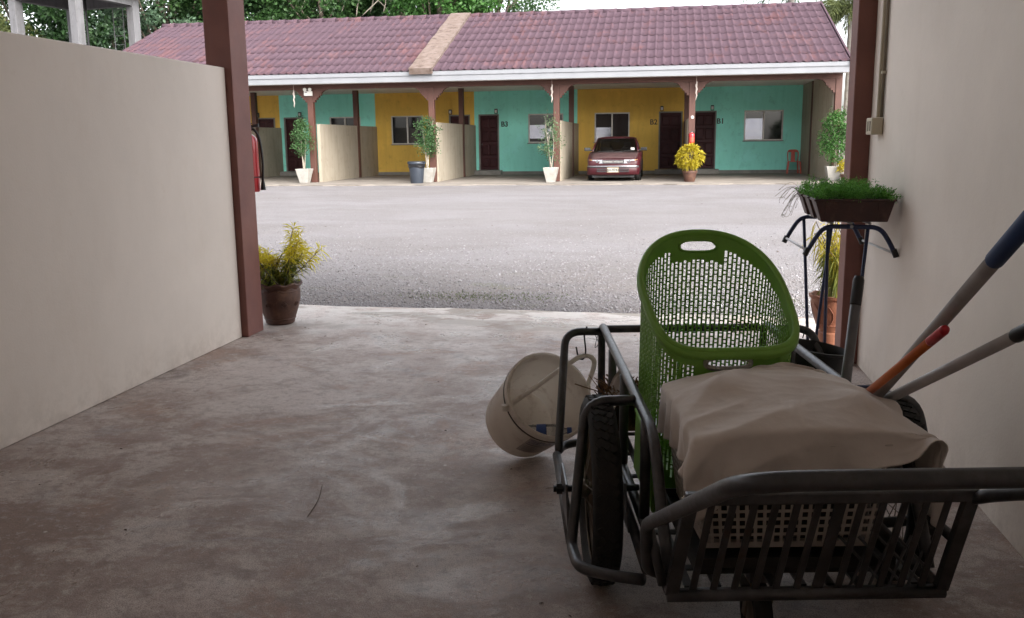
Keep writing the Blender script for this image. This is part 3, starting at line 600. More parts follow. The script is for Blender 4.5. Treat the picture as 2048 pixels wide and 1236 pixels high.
# ================================================================== fire extinguishers
def extinguisher(label, x, y, z0, H, R, gauge=True, hose=True, side=1):
    e = thing('fire_extinguisher', label, 'extinguisher', (x, y, z0), group='red fire extinguishers')
    pr_ = [(R*.92, 0), (R, H*.02), (R, H*.80), (R*.93, H*.86), (R*.72, H*.905), (R*.38, H*.935), (R*.36, H*.96)]
    MB().lathe(pr_, 28, (x, y, z0), None, True, True).build('cylinder', 'extinguisher_red', e, auto=50)
    MB().lathe([(R*1.004, H*.30), (R*1.004, H*.62)], 28, (x, y, z0), None, False, False).build('label_band', 'red_plastic' if not gauge else 'extinguisher_red', e)
    MB().tube([(x, y, z0+H*.955), (x, y, z0+H*1.03)], R*.28, 12).build('valve', 'chrome', e)
    MB().hexa([(x-R*.2, y-.012, z0+H*1.02), (x+R*1.3, y-.012, z0+H*1.05), (x+R*1.3, y+.012, z0+H*1.05), (x-R*.2, y+.012, z0+H*1.02)], [(x-R*.2, y-.012, z0+H*1.05), (x+R*1.3, y-.012, z0+H*1.10), (x+R*1.3, y+.012, z0+H*1.10), (x-R*.2, y+.012, z0+H*1.05)]).build('lever', 'black_plastic', e)
    if hose:
        P = bz([(x+side*.02, y, z0+H*1.0), (x+side*R*.75, y, z0+H*1.0), (x+side*R*1.30, y, z0+H*.85), (x+side*R*1.52, y, z0+H*.5), (x+side*R*1.42, y, z0+H*.18)], 8)
        hs_ = MB().tube(P, .0095, 8).build('hose', 'black_plastic', e, smooth=True)
        MB().tube([(x+side*R*1.42, y, z0+H*.18), (x+side*R*1.42, y, z0+H*.15), (x+side*R*1.42, y, z0+H*.03)], [.010, .014, .021], 10).build('nozzle', 'black_plastic', hs_)
        MB().tube([(x+R*1.02*math.cos(a), y+R*1.02*math.sin(a), z0+H*.24) for a in np.linspace(0, 6.28, 24, endpoint=False)], .004, 6, closed=True).build('strap', 'black_plastic', e)
        MB().tube([(x+side*R, y, z0+H*.24), (x+side*R*1.45, y, z0+H*.24)], .005, 6).build('hose_clip', 'black_plastic', e)
    return e
extinguisher('large red fire extinguisher with black hose on the near left post', -3.085, 6.56, 1.045, .46, .070)
extinguisher('small red fire extinguisher hung on the column between doors B1 and B2', .835, YC-.2, 1.20, .42, .085, gauge=False, hose=False)

# ================================================================== WATER TOWER
e = thing('water_tower', 'grey concrete water tower frame behind the left wall', 'water tower', (-27.4, 40.3, .05))
cs = [(-29.3, 39.2), (-25.75, 38.4), (-25.2, 42.0), (-28.75, 42.6)]
tc = np.mean(cs, 0)
rzt = math.atan2(cs[1][1]-cs[0][1], cs[1][0]-cs[0][0])
for (x, y) in cs:
    MB().box(-.21, .21, -.21, .21, .05, 8.39, mat=Matrix.Translation((x, y, 0)) @ Matrix.Rotation(rzt, 4, 'Z')).build('leg', 'concrete_tower', e, bevel=.02)
for i in range(4):
    a, c = Vector((*cs[i], 0)), Vector((*cs[(i+1) % 4], 0)); d = c-a; L_ = d.length; an_ = math.atan2(d.y, d.x)
    MB().box(.213, L_-.213, -.17, .17, 7.95, 8.395, mat=Matrix.Translation(a) @ Matrix.Rotation(an_, 4, 'Z')).build('beam', 'concrete_tower', e)
    MB().box(.213, L_-.213, -.14, .14, 3.6, 3.95, mat=Matrix.Translation(a) @ Matrix.Rotation(an_, 4, 'Z')).build('beam', 'concrete_tower', e)
MB().box(-2.4, 2.4, -2.4, 2.4, 8.40, 8.58, mat=Matrix.Translation((tc[0], tc[1], 0)) @ Matrix.Rotation(rzt, 4, 'Z')).build('platform', 'concrete_tower', e)
MB().lathe([(1.5, 8.585), (1.55, 8.7), (1.55, 10.6), (1.2, 10.95), (.4, 11.05)], 28, (tc[0], tc[1], 0), None, True, True).build('tank', 'concrete_tower', e, auto=40)
MB().tube([(-27.2, 41.3, .05), (-27.2, 41.3, 8.40)], .05, 8).build('pipe', 'black_paint', e)
for x in (-26.72, -26.2): MB().tube([(x, 42.75, .05), (x, 42.75, 8.6)], .022, 6).build('ladder_rail', 'concrete_tower', e)
for k in range(20): MB().tube([(-26.72, 42.75, .4+.42*k), (-26.2, 42.75, .4+.42*k)], .013, 6).build('rung', 'concrete_tower', e)

# ================================================================== TREES
def tree(name, label, x, y, h, rx, rz, zc, mat, n, seed, group='trees behind the motel row', lsize=.2, lean=0, bare=False):
    g = np.random.default_rng(seed); e = thing(name, label, 'tree', (x, y, .03), group=group)
    top = zc+rz*.3; P = bz([(x, y, .03), (x+lean*.3+g.normal()*.15, y, h*.25), (x+lean*.7, y+g.normal()*.2, h*.5), (x+lean, y, top)], 5)
    MB().tube(P, list(np.linspace(.035*h*.55+.05, .05, len(P))), 9).build('trunk', 'bark', e, smooth=True)
    nl = 9; tips = []
    for k in range(nl):
        st = np.array(P[int(len(P)*(.35+.5*k/nl))]); d = sph(1, g)[0]; d[2] = abs(d[2])*.7+.15; ed_ = np.array([x+lean, y, zc])+d*np.array([rx, rx, rz])*.75
        md_ = (st+ed_)/2+np.array([0, 0, .3]); q = bz([st, md_, ed_], 5); MB().tube(q, list(np.linspace(.11, .025, len(q))), 6).build('limb', 'bark', e, smooth=True); tips.append(ed_)
    nc = max(40, int(n/70)); d = sph(nc, g); rad = g.uniform(.45, 1.0, nc)**.6; cen = np.array([x+lean, y, zc])+d*rad[:, None]*np.array([rx, rx, rz])*(1+.18*np.sin(d[:, :1]*5+seed)+.12*np.sin(d[:, 2:]*7))
    per = n//nc; cr = g.uniform(.45, .95, nc)*min(1, rx/3)
    off = sph(nc*per, g)*(g.uniform(0, 1, nc*per)**.5)[:, None]*np.array([1, 1, .62]); C = np.repeat(cen, per, 0)+off*np.repeat(cr, per)[:, None]
    dr = off*.8+sph(nc*per, g)*.8+np.array([0, 0, -.25]); Lf = g.uniform(.7, 1.3, len(C))*lsize
    V, F = leaves(C, dr, Lf, Lf*.55, seed=seed)
    tag(np_part('crown', V, F, mat, e), kind='stuff'); return e
T = [
 ('broadleaf_tree', 'dark leafy tree filling the far left behind the tower', -39, 52, 15, 6.5, 6.2, 8.2, 'leaf_dark', 15000, 1, .26),
 ('broadleaf_tree', 'dark tree seen between the legs of the water tower', -31, 51, 16, 5.6, 6.5, 8.6, 'leaf_dark', 16000, 2, .26),
 ('broadleaf_tree', 'olive-yellow bushy tree at the left picture edge behind the wall', -36, 45.5, 10, 2.4, 2.2, 6.6, 'leaf_olive', 6000, 3, .2),
 ('broadleaf_tree', 'grey-green feathery tree between water tower and near post', -27.5, 49, 14, 3.8, 4.5, 8.4, 'leaf_grey', 9500, 4, .2),
 ('broadleaf_tree', 'mid-green tree left of the near post above the roof end', -23.8, 50, 14, 3.4, 4.0, 8.6, 'leaf_mid', 10000, 5, .22),
 ('broadleaf_tree', 'dark tree just right of the near left post', -19.6, 52, 15, 3.6, 4.6, 9.2, 'leaf_mid', 10000, 6, .22),
 ('broadleaf_tree', 'deep green shaded tree with bare branches over the left half of the roof', -15.6, 55, 16, 4.4, 5.2, 9.6, 'leaf_dark', 14000, 7, .24),
 ('broadleaf_tree', 'bright fresh green tree just left of the orange roof strip', -11.6, 48, 13, 2.9, 3.2, 8.8, 'leaf_vivid', 10500, 8, .2),
 ('broadleaf_tree', 'small-leaved dark green tree at the right end of the tree line', -9.2, 52, 14, 3.6, 3.4, 10.0, 'leaf_mid', 12500, 9, .15),
 ('broadleaf_tree', 'shaded tree at the back between the tower and the near post', -31.5, 61, 17, 7.5, 6.5, 10.0, 'leaf_dark', 15000, 11, .3),
 ('broadleaf_tree', 'tall dark tree rising at the very back of the tree line', -21.5, 60, 18, 7.5, 6.5, 10.5, 'leaf_dark', 16000, 10, .28),
]
for nme, lab, x, y, h, rx, rz, zc, mt, n, sdd, ls in T: tree(nme, lab, x, y, h, rx, rz, zc, mt, int(n*1.5), sdd, lsize=ls*1.08)
def twig(P, r, name, e, mat='stem_grey'): MB().tube(P, r, 6).build(name, mat, e, smooth=True)
# fallen-dry looking bare branches hanging in the canopy belong to the deep green tree
dt = [o for o in col.objects if o.get('label', '').startswith('deep green')][0]; g = np.random.default_rng(77)
for k in range(10):
    a = np.array([-16.5+g.normal()*1.6, 50.3, 9.9]); c = a+np.array([g.normal()*.9, g.normal()*.3, -1.2-.6*g.random()])
    twig(bz([a, (a+c)/2+g.normal(size=3)*.15, c], 4), [.05]*4+[.035]*4+[.012], 'bare_branch', dt)

def palm(label, x, y, h, nf, fl_, seed, mat='leaf_olive'):
    g = np.random.default_rng(seed); e = thing('palm_tree', label, 'palm', (x, y, .05), group='palms beside the roof')
    P = [(x+.05*math.sin(t*3), y, .05+(h-.05)*t) for t in np.linspace(0, 1, 26)]
    MB().tube(P, [.17-.05*t+.014*(k % 2) for k, t in enumerate(np.linspace(0, 1, 26))], 12).build('trunk', 'palm_trunk', e)
    for k in range(nf):
        a = k*2.4+g.normal()*.2; el = g.uniform(-.25, 1.1); L = fl_*g.uniform(.8, 1.1); n = 26; t = np.linspace(0, 1, n)
        dirh = np.array([math.cos(a), math.sin(a)]); rr_ = L*(t*math.cos(el*.6)); z = h+.2+L*(t*math.sin(el)-(.75+.25*g.random())*t**2.2)
        Q = np.stack([x+dirh[0]*rr_, y+dirh[1]*rr_, z], 1); fr = MB().tube(Q[::3], list(np.linspace(.025, .006, len(Q[::3]))), 5).build('frond', 'leaf_olive', e)
        C = np.repeat(Q, 8, 0)+g.normal(size=(n*8, 3))*.02; Td = np.gradient(Q, axis=0); Td /= np.linalg.norm(Td, axis=1, keepdims=True); Td = np.repeat(Td, 8, 0)
        D = np.cross(Td, sph(n*8, g))+Td*.7; V, F = leaves(C, D, g.uniform(.34, .6, n*8)*fl_/2.2*np.repeat(np.sin(np.clip(t*2.9+.25, 0, 3.05)), 8), .034, droop=.25, seed=seed+k)
        tag(np_part('leaflets', V, F, mat, fr), kind='stuff')
    return e
palm('olive feather palm whose drooping crown hangs beside the right roof end', 6.55, 35.6, 5.7, 26, 2.2, 21)
palm('green palm whose fronds peek over the ridge near the right roof end', 5.0, 40.3, 7.7, 15, 2.2, 22, 'leaf_mid')

# ================================================================== POTTED PLANTS
def square_pot(e, x, y, z, w0, w1, h, mat='pot_white'):
    m = MB(); a, c = w0/2, w1/2; t = .035
    lo = [(x-a, y-a, z), (x+a, y-a, z), (x+a, y+a, z), (x-a, y+a, z)]; hi = [(x-c, y-c, z+h), (x+c, y-c, z+h), (x+c, y+c, z+h), (x-c, y+c, z+h)]
    ci = c-t; ri_ = [(x-ci, y-ci, z+h), (x+ci, y-ci, z+h), (x+ci, y+ci, z+h), (x-ci, y+ci, z+h)]; bi_ = [(x-ci, y-ci, z+h-.07), (x+ci, y-ci, z+h-.07), (x+ci, y+ci, z+h-.07), (x-ci, y+ci, z+h-.07)]
    V = lo+hi+ri_+bi_; F = [(3, 2, 1, 0)]+[(k*4+i, k*4+(i+1) % 4, k*4+4+(i+1) % 4, k*4+4+i) for k in range(3) for i in range(4)]+[(12, 13, 14, 15)]
    m.add(V, F); p = m.build('pot', mat, e, bevel=.012)
    MB().box(x-ci+.002, x+ci-.002, y-ci+.002, y+ci-.002, z+h-.069, z+h-.045).build('soil', 'soil', p)
    return p
def shrub(label, x, y, z, pot, top, rad, mat, n, seed, stems=3, dens=1.0, low=.45, leaf=.06, pale=0):
    g = np.random.default_rng(seed); e = thing('potted_shrub', label, 'potted plant', (x, y, z), group='tall shrubs in white tapered pots')
    w0, w1, h = pot; square_pot(e, x, y, z, w0, w1, h)
    z0 = z+h-.06; cen = []
    for k in range(stems):
        a = g.uniform(0, 6.28); tip = np.array([x+math.cos(a)*rad*.55, y+math.sin(a)*rad*.55, z0+(top-z0)*g.uniform(.75, .98)])
        md = np.array([x+math.cos(a+1)*rad*.25, y+math.sin(a+1)*rad*.25, z0+(top-z0)*.45])
        q = bz([(x+g.normal()*.03, y+g.normal()*.03, z0-.02), md, tip], 6); st = MB().tube(q, list(np.linspace(.02, .006, len(q))), 6).build('stem', 'stem_grey', e, smooth=True)
        for j in range(6):
            p0 = np.array(q[int(len(q)*(.35+.1*j))]); a2 = g.uniform(0, 6.28); p1 = p0+np.array([math.cos(a2)*rad*.8, math.sin(a2)*rad*.8, g.uniform(.05, .3)])
            MB().tube([p0, (p0+p1)/2+[0, 0, .03], p1], [.007, .005, .003], 5).build('branch', 'stem_grey', st); cen.append(p1); cen.append((p0+p1)/2)
    zl = z0+(top-z0)*low
    for k in range(int(26*dens)):
        zz_ = g.uniform(zl, top-.06); a = g.uniform(0, 6.28); rr = rad*(.35+.65*math.sin(math.pi*min(1, max(.12, (zz_-zl)/(top-zl)*.8+.2))))*g.uniform(.3, 1)
        cen.append(np.array([x+math.cos(a)*rr, y+math.sin(a)*rr, zz_]))
    cen = np.array(cen); per = max(4, n//len(cen)); C = np.repeat(cen, per, 0)+g.normal(size=(len(cen)*per, 3))*np.array([.075, .075, .07])
    V, F = leaves(C, sph(len(C), g)+np.array([0, 0, .2]), g.uniform(.7, 1.3, len(C))*leaf, leaf*.6, seed=seed)
    tag(np_part('foliage', V, F, mat, e), kind='stuff'); return e
shrub('tall narrow shrub in white pot under the emergency light', -11.62, 28.75, ZS, (.26, .46, .46), 2.2, .30, 'leaf_shrub', 2100, 31, dens=1.4)
shrub('bushy shrub in white pot behind the dark bin', -7.45, 28.78, ZS, (.26, .44, .46), 2.15, .36, 'leaf_shrub', 2300, 32, dens=1.5, low=.3)
shrub('thin pale shrub in white pot left of the car', -3.46, 28.55, ZS, (.26, .46, .46), 2.15, .36, 'leaf_pale', 1000, 33, dens=.8, low=.2)
shrub('dense green shrub in white pot at the right-hand end column', 5.0, 28.7, ZS, (.28, .48, .44), 2.2, .42, 'leaf_vivid', 4200, 34, dens=2.2, low=.12, leaf=.065)

def croton_leaves(pts, dirs, n_per, L, W, g, droop=.35):
    C = np.repeat(np.array(pts), n_per, 0)+g.normal(size=(len(pts)*n_per, 3))*.008
    D = np.repeat(np.array(dirs), n_per, 0)*.55+sph(len(C), g)
    return leaves(C, D, g.uniform(.7, 1.25, len(C))*L, W, droop=droop, seed=int(g.integers(1e6)))
def round_pot(e, x, y, z, prof, mat, wavy=0, bands=()):
    m = MB(); n = 40; V = []
    for k, (r, zz_) in enumerate(prof):
        for j in range(n):
            a = 2*math.pi*j/n; dz = wavy*math.sin(a*9) if zz_ > prof[-1][1]*.9 and wavy else 0; dr = 1+(wavy*2*math.sin(a*9) if dz else 0)
            V.append((x+r*dr*math.cos(a), y+r*dr*math.sin(a), z+zz_+dz))
    F = [(i*n+j, i*n+(j+1) % n, (i+1)*n+(j+1) % n, (i+1)*n+j) for i in range(len(prof)-1) for j in range(n)]+[tuple(range(n-1, -1, -1))]
    m.add(V, F); p = m.build('pot', mat, e, auto=35)
    rt_, zt = prof[-1]; MB().lathe([(rt_*.97, zt-.055), (.0001, zt-.045)], 24, (x, y, z), None, False, False).build('soil', 'soil', p)
    for r, zz_ in bands: MB().tube([(x+r*math.cos(a), y+r*math.sin(a), z+zz_) for a in np.linspace(0, 6.2832, 36, endpoint=False)], .006, 6, closed=True).build('band', mat, p, smooth=True)
    return p
# croton by the near left post
e = thing('potted_croton', 'yellow narrow-leaved croton in brown glazed pot by the near left post', 'potted plant', (-2.98, 6.72, 0), group='crotons in pots')
pp = [(.10, 0), (.112, .01), (.115, .03), (.145, .12), (.165, .20), (.168, .26), (.160, .285), (.172, .30), (.188, .318), (.183, .33), (.165, .325), (.155, .29)]
pt = round_pot(e, -2.98, 6.72, .001, pp, 'pot_brown', .009, ((.119, .045), (.164, .265)))
for a0 in (-1.75, -.95, -.2):
    P = [(-2.98+(.150+.012*0)*math.cos(a0)+0, 0, 0)]
    ring = []
    for t in np.linspace(0, 6.28*1.5, 30):
        rr = .022*(1-t/14); aa = a0+rr*math.cos(t)/.157; zz_ = .165+rr*math.sin(t); rad_ = np.interp(zz_, [.12, .20, .26], [.145, .165, .168])+.002
        ring.append((-2.98+rad_*math.cos(aa), 6.72+rad_*math.sin(aa), zz_))
    MB().tube(ring, .0026, 5).build('swirl_relief', 'pot_brown', pt, smooth=True)
g = np.random.default_rng(41)
tips_a, dir_a, tips_b, dir_b = [], [], [], []
for k in range(22):
    x0, y0 = -2.98+g.normal()*.05, 6.72+g.normal()*.05
    if k < 8: tip = np.array([-2.79+g.normal()*.07, 6.74+g.normal()*.08, .64+g.normal()*.06])
    else: tip = np.array([-3.04+g.normal()*.10, 6.70+g.normal()*.10, .54+g.normal()*.065])
    q = bz([(x0, y0, .28), (np.array([x0, y0, .28])+tip)/2+g.normal(size=3)*.02, tip], 6)
    MB().tube(q, list(np.linspace(.006, .003, len(q))), 5).build('stem', 'dry_stem', e, smooth=True)
    d = tip-np.array([x0, y0, .28]); d /= np.linalg.norm(d)
    for j in range(3, len(q)):
        hi_ = j > len(q)*.62
        (tips_a if hi_ else tips_b).append(q[j]); (dir_a if hi_ else dir_b).append(d)
V, F = croton_leaves(tips_a, dir_a, 17, .085, .009, g); tag(np_part('young_leaves', V, F, 'croton_lemon', e), kind='stuff')
V, F = croton_leaves(tips_b, dir_b, 10, .085, .0085, g, .55); tag(np_part('older_leaves', V, F, 'croton_green', e), kind='stuff')
# croton ball in front of the extinguisher column
e = thing('potted_croton', 'round yellow croton bush in small clay pot below the far extinguisher', 'potted plant', (.79, 28.62, ZS), group='crotons in pots')
round_pot(e, .79, 28.62, ZS, [(.15, 0), (.16, .02), (.20, .22), (.205, .27), (.235, .28), (.235, .33), (.205, .33), (.195, .29)], 'pot_brown')
g = np.random.default_rng(42); cen = []
for k in range(60):
    d = sph(1, g)[0]; cen.append(np.array([.79, 28.62, .90])+d*np.array([.36, .36, .34])*g.uniform(.55, 1)**.5)
for k in range(7): MB().tube([(.79, 28.62, ZS+.28), tuple((np.array([.79, 28.62, .5])+cen[k])/2), tuple(cen[k])], [.014, .01, .006], 5).build('stem', 'dry_stem', e)
dirs = [(c-np.array([.79, 28.62, .8])) for c in cen]; dirs = [d/np.linalg.norm(d)*1.2 for d in dirs]
V, F = croton_leaves(cen, dirs, 26, .15, .032, g); tag(np_part('foliage', V, F, 'croton_yellow', e), kind='stuff')
# croton behind the flower stand, in a patterned clay pot
e = thing('potted_croton', 'drooping yellow-green croton in orange clay pot behind the blue stand', 'potted plant', (1.13, 6.42, 0), group='crotons in pots')
px_, py_ = 1.165, 6.40
pt = round_pot(e, px_, py_, .001, [(.085, 0), (.095, .012), (.10, .09), (.088, .10), (.105, .14), (.135, .22), (.15, .30), (.148, .325), (.165, .335), (.168, .352), (.15, .352), (.14, .31)], 'pot_orange', .004, ((.11, .15),))
for k in range(9):
    a0 = k*.7; ring = []
    for t in np.linspace(0, 1, 9):
        zz_ = .13+.17*t; rad_ = np.interp(zz_, [.10, .14, .22, .30], [.09, .106, .136, .151])+.002; ring.append((px_+rad_*math.cos(a0+.35*math.sin(t*3.1)), py_+rad_*math.sin(a0+.35*math.sin(t*3.1)), zz_))
    MB().tube(ring, .003, 5).build('leaf_relief', 'pot_orange', pt, smooth=True)
g = np.random.default_rng(43); ta, da, tb, db = [], [], [], []
for k in range(16):
    tip = np.array([px_-.03+g.normal()*.085, py_+g.normal()*.08, .78+g.normal()*.09]); q = bz([(px_+g.normal()*.04, py_+g.normal()*.04, .3), (px_+g.normal()*.05, py_+g.normal()*.05, .55), tip], 7)
    MB().tube(q, list(np.linspace(.006, .003, len(q))), 5).build('stem', 'dry_stem', e, smooth=True)
    for j in range(5, len(q)): (ta if j > 10 else tb).append(q[j]); (da if j > 10 else db).append(np.array([-.2, -.1, -.35]))
V, F = croton_leaves(ta, da, 3, .11, .0095, g, .8); tag(np_part('young_leaves', V, F, 'croton_yellow', e), kind='stuff')
V, F = croton_leaves(tb, db, 10, .11, .009, g, .9); tag(np_part('older_leaves', V, F, 'croton_green', e), kind='stuff')
# low yellow plant behind the right end column
e = thing('potted_croton', 'small yellow croton half hidden beside the right-hand white pot', 'potted plant', (5.3, 28.3, .1), group='crotons in pots')
round_pot(e, 5.3, 28.3, .105, [(.12, 0), (.17, .2), (.18, .24), (.15, .2)], 'pot_brown'); g = np.random.default_rng(44)
cen = [np.array([5.3, 28.3, .55])+sph(1, g)[0]*.2 for k in range(20)]
MB().tube([(5.3, 28.3, .3), (5.3, 28.3, .55)], .012, 5).build('stem', 'dry_stem', e)
V, F = croton_leaves(cen, [np.array([0, 0, .6])]*20, 16, .13, .03, g); tag(np_part('foliage', V, F, 'croton_yellow', e), kind='stuff')

# ================================================================== BIN, CHAIR
e = thing('waste_bin', 'dark blue round waste bin with black liner at the column', 'bin', (-7.66, 28.15, ZS))
bx_, by_ = -7.66, 28.15
bd = MB().lathe([(.19, 0), (.20, .02), (.245, .58), (.245, .60)], 30, (bx_, by_, ZS)).build('body', 'bin_blue', e, auto=40)
m = MB(); n = 30; V = []
for k, (r, z) in enumerate([(.262, .50), (.268, .545), (.262, .60), (.285, .635), (.288, .665), (.262, .67), (.235, .62)]):
    for j in range(n): a = 2*math.pi*j/n; wv_ = 1+(.02*math.sin(a*5+k)+.012*math.sin(a*11+k*2) if k < 3 else 0); V.append((bx_+r*wv_*math.cos(a), by_+r*wv_*math.sin(a), ZS+z+(.02*math.sin(a*3) if k == 0 else 0)))
m.add(V, [(i*n+j, i*n+(j+1) % n, (i+1)*n+(j+1) % n, (i+1)*n+j) for i in range(6) for j in range(n)]); m.build('liner', 'bin_liner', bd, smooth=True)
MB().lathe([(.262, .60), (.282, .605), (.288, .64), (.282, .68), (.255, .685)], 30, (bx_, by_, ZS), None, False, False).build('rim', 'bin_blue', bd, auto=30)
MB().box(bx_-.3, bx_+.3, by_-.36, by_+.1, .09, ZS+.004).build('base_slab', 'concrete_far', e)

e = thing('plastic_chair', 'red plastic stacking chair against the turquoise wall under the window', 'chair', (4.68, 34.95, ZS+.001))
cx, cy_, cz = 4.68, 34.95, ZS+.115-.11
cz = ZS+.001
sm_ = MB(); sm_.hexa([(cx-.22, cy_-.21, cz+.42), (cx+.22, cy_-.21, cz+.42), (cx+.19, cy_+.2, cz+.42), (cx-.19, cy_+.2, cz+.42)], [(cx-.22, cy_-.21, cz+.445), (cx+.22, cy_-.21, cz+.445), (cx+.19, cy_+.2, cz+.445), (cx-.19, cy_+.2, cz+.445)]); sm_.build('seat', 'red_plastic', e, bevel=.012)
for sx, sy in ((-1, -1), (1, -1), (-1, 1), (1, 1)):
    tx, ty = cx+sx*(.20 if sy < 0 else .17), cy_+sy*.18; fx, fy = cx+sx*(.24 if sy < 0 else .20), cy_+sy*.22
    MB().hexa([(fx-.022, fy-.018, cz), (fx+.022, fy-.018, cz), (fx+.022, fy+.018, cz), (fx-.022, fy+.018, cz)], [(tx-.03, ty-.025, cz+.419), (tx+.03, ty-.025, cz+.419), (tx+.03, ty+.025, cz+.419), (tx-.03, ty+.025, cz+.419)]).build('leg', 'red_plastic', e)
br = MB(); P = bz([(cx-.17, cy_+.2, cz+.44), (cx-.185, cy_+.24, cz+.65), (cx-.17, cy_+.27, cz+.80), (cx-.10, cy_+.28, cz+.84), (cx, cy_+.285, cz+.845), (cx+.10, cy_+.28, cz+.84), (cx+.17, cy_+.27, cz+.80), (cx+.185, cy_+.24, cz+.65), (cx+.17, cy_+.2, cz+.44)], 4); br.tube(P, .02, 8); bk = br.build('backrest', 'red_plastic', e, smooth=True)
MB().hexa([(cx-.075, cy_+.205, cz+.44), (cx+.075, cy_+.205, cz+.44), (cx+.075, cy_+.225, cz+.44), (cx-.075, cy_+.225, cz+.44)], [(cx-.06, cy_+.27, cz+.84), (cx+.06, cy_+.27, cz+.84), (cx+.06, cy_+.29, cz+.84), (cx-.06, cy_+.29, cz+.84)]).build('splat', 'red_plastic', bk)
MB().box(cx-.15, cx+.15, cy_+.262, cy_+.278, cz+.77, cz+.835).build('top_slat', 'red_plastic', bk)

# ================================================================== CAR (front towards the camera, nose at -Y)
CX, CY = -1.56, 29.05
car = thing('parked_car', 'old dark red saloon car parked nose-out before the yellow wall', 'car', (CX, CY+2.1, ZS), origin=(0, 2.1, 0))
def sec(y, zb, wb, wm, zs, ws, zt):   # half section, bottom to top
    return [(0, zb), (wb*.6, zb), (wb, zb+.01), (wm-.01, zb+.10), (wm, zb+.22), (wm, (zb+zs)/2+.06), (ws+.02, zs-.05), (ws-.02, zs), (ws-.10, zt-.015), (ws*.5, zt), (0, zt+.006)], y
ST = [sec(.0, .27, .60, .70, .60, .69, .62), sec(.035, .22, .66, .745, .645, .735, .665), sec(.12, .19, .70, .80, .685, .785, .70), sec(.40, .18, .72, .83, .735, .815, .755), sec(.75, .18, .73, .838, .79, .83, .82), sec(1.15, .18, .73, .842, .865, .838, .90), sec(1.35, .18, .73, .842, .885, .838, .915),
      sec(1.9, .18, .73, .843, .90, .838, .90), sec(2.8, .18, .73, .843, .92, .836, .92), sec(3.45, .2, .72, .84, .935, .82, .95), sec(3.8, .22, .71, .835, .935, .80, .955), sec(4.15, .25, .68, .80, .91, .77, .94), sec(4.25, .30, .62, .76, .86, .73, .90)]
m = MB(); V = []; F = []; nn = 0
for prof, y in ST:
    L_ = [(x, y, z) for x, z in prof]; Rr = [(-x, y, z) for x, z in prof[-2:0:-1]]; V += L_+Rr; nn = len(L_)+len(Rr)
for i in range(len(ST)-1):
    for j in range(nn): F.append((i*nn+j, i*nn+(j+1) % nn, (i+1)*nn+(j+1) % nn, (i+1)*nn+j))
F += [tuple(range(nn-1, -1, -1)), tuple(range((len(ST)-1)*nn, len(ST)*nn))]
m.add(V, F); body = m.build('body', 'car_paint', car, auto=40)
def carp(mb, name, mat, parent=None, **k): return mb.build(name, mat, parent or car, **k)
# bonnet skin slightly proud of the body
bn = MB(); g1 = []
for y, zt, ws in ((.10, .695, .70), (.25, .728, .72), (.40, .755, .735), (.75, .82, .745), (1.12, .897, .74)):
    g1.append([(x*ws, y+.03*abs(x)*(1 if y < .2 else 0), zt+.020-.022*x*x) for x in np.linspace(-1, 1, 11)])
bn.add([p for r in g1 for p in r], [(i*11+j, i*11+j+1, (i+1)*11+j+1, (i+1)*11+j) for i in range(4) for j in range(10)]); bon = carp(bn, 'bonnet', 'car_bonnet', smooth=True, solid=.012)
MB().tube([(-.28, .97, .893), (0, .95, .89), (.28, .97, .893)], .01, 5).build('vent_strip', 'black_plastic', bon)
# greenhouse
def gp(y, w, z): return (w, y, z)
ROOF = [(1.88, .60, 1.335), (2.1, .615, 1.375), (2.5, .62, 1.385), (2.9, .61, 1.365), (3.02, .60, 1.345)]
rm = MB(); rows = []
for y, wd, z in ROOF: rows.append([(x*wd, y, z-.045*abs(x)**3) for x in np.linspace(-1, 1, 9)])
rm.add([p for r in rows for p in r], [(i*9+j, i*9+j+1, (i+1)*9+j+1, (i+1)*9+j) for i in range(4) for j in range(8)]); roof_ = carp(rm, 'roof', 'car_paint', smooth=True, solid=.03)
for sx in (-1, 1):
    for nme, a, c in (('pillar', (sx*.735, 1.16, .90), (sx*.60, 1.90, 1.31)), ('pillar', (sx*.76, 2.35, .90), (sx*.615, 2.42, 1.335)), ('pillar', (sx*.70, 3.50, .95), (sx*.60, 3.0, 1.315))):
        MB().tube([a, tuple((np.array(a)+np.array(c))/2+[sx*.012, 0, .012]), c], .032, 8, flat=.8).build(nme, 'car_paint', car, smooth=True)
    MB().add([(sx*.752, 1.28, .90), (sx*.765, 2.34, .905), (sx*.625, 2.40, 1.31), (sx*.605, 1.95, 1.30)], [(0, 1, 2, 3)]).build('side_window', 'car_glass', car)
    MB().add([(sx*.765, 2.40, .905), (sx*.72, 3.40, .945), (sx*.605, 2.97, 1.305), (sx*.625, 2.45, 1.315)], [(0, 1, 2, 3)]).build('side_window', 'car_glass', car)
    MB().tube([(sx*.76, 1.24, .897), (sx*.79, 2.3, .905), (sx*.76, 3.3, .935)], .014, 6).build('belt_moulding', 'black_plastic', car)
    mr = MB(); mr.box(-.10, .10, -.05, .05, -.055, .055, mat=Matrix.Translation((sx*.92, 1.38, .985)) @ Matrix.Rotation(sx*R_(-8), 4, 'Z')); mo = mr.build('mirror', 'black_plastic', car, bevel=.02)
    MB().box(min(sx*.76, sx*.85), max(sx*.76, sx*.85), 1.35, 1.40, .93, .97).build('mirror_arm', 'black_plastic', mo)
    MB().box(sx*.845-.004, sx*.845+.004, .9, 3.9, .50, .545).build('side_moulding', 'black_plastic', car)
    MB().tube([(sx*.845, 1.42, .30), (sx*.848, 1.40, .60), (sx*.842, 1.44, .88)], .003, 4).build('door_seam', 'black_plastic', car)
    MB().tube([(sx*.846, 2.40, .26), (sx*.848, 2.40, .60), (sx*.84, 2.40, .89)], .003, 4).build('door_seam', 'black_plastic', car)
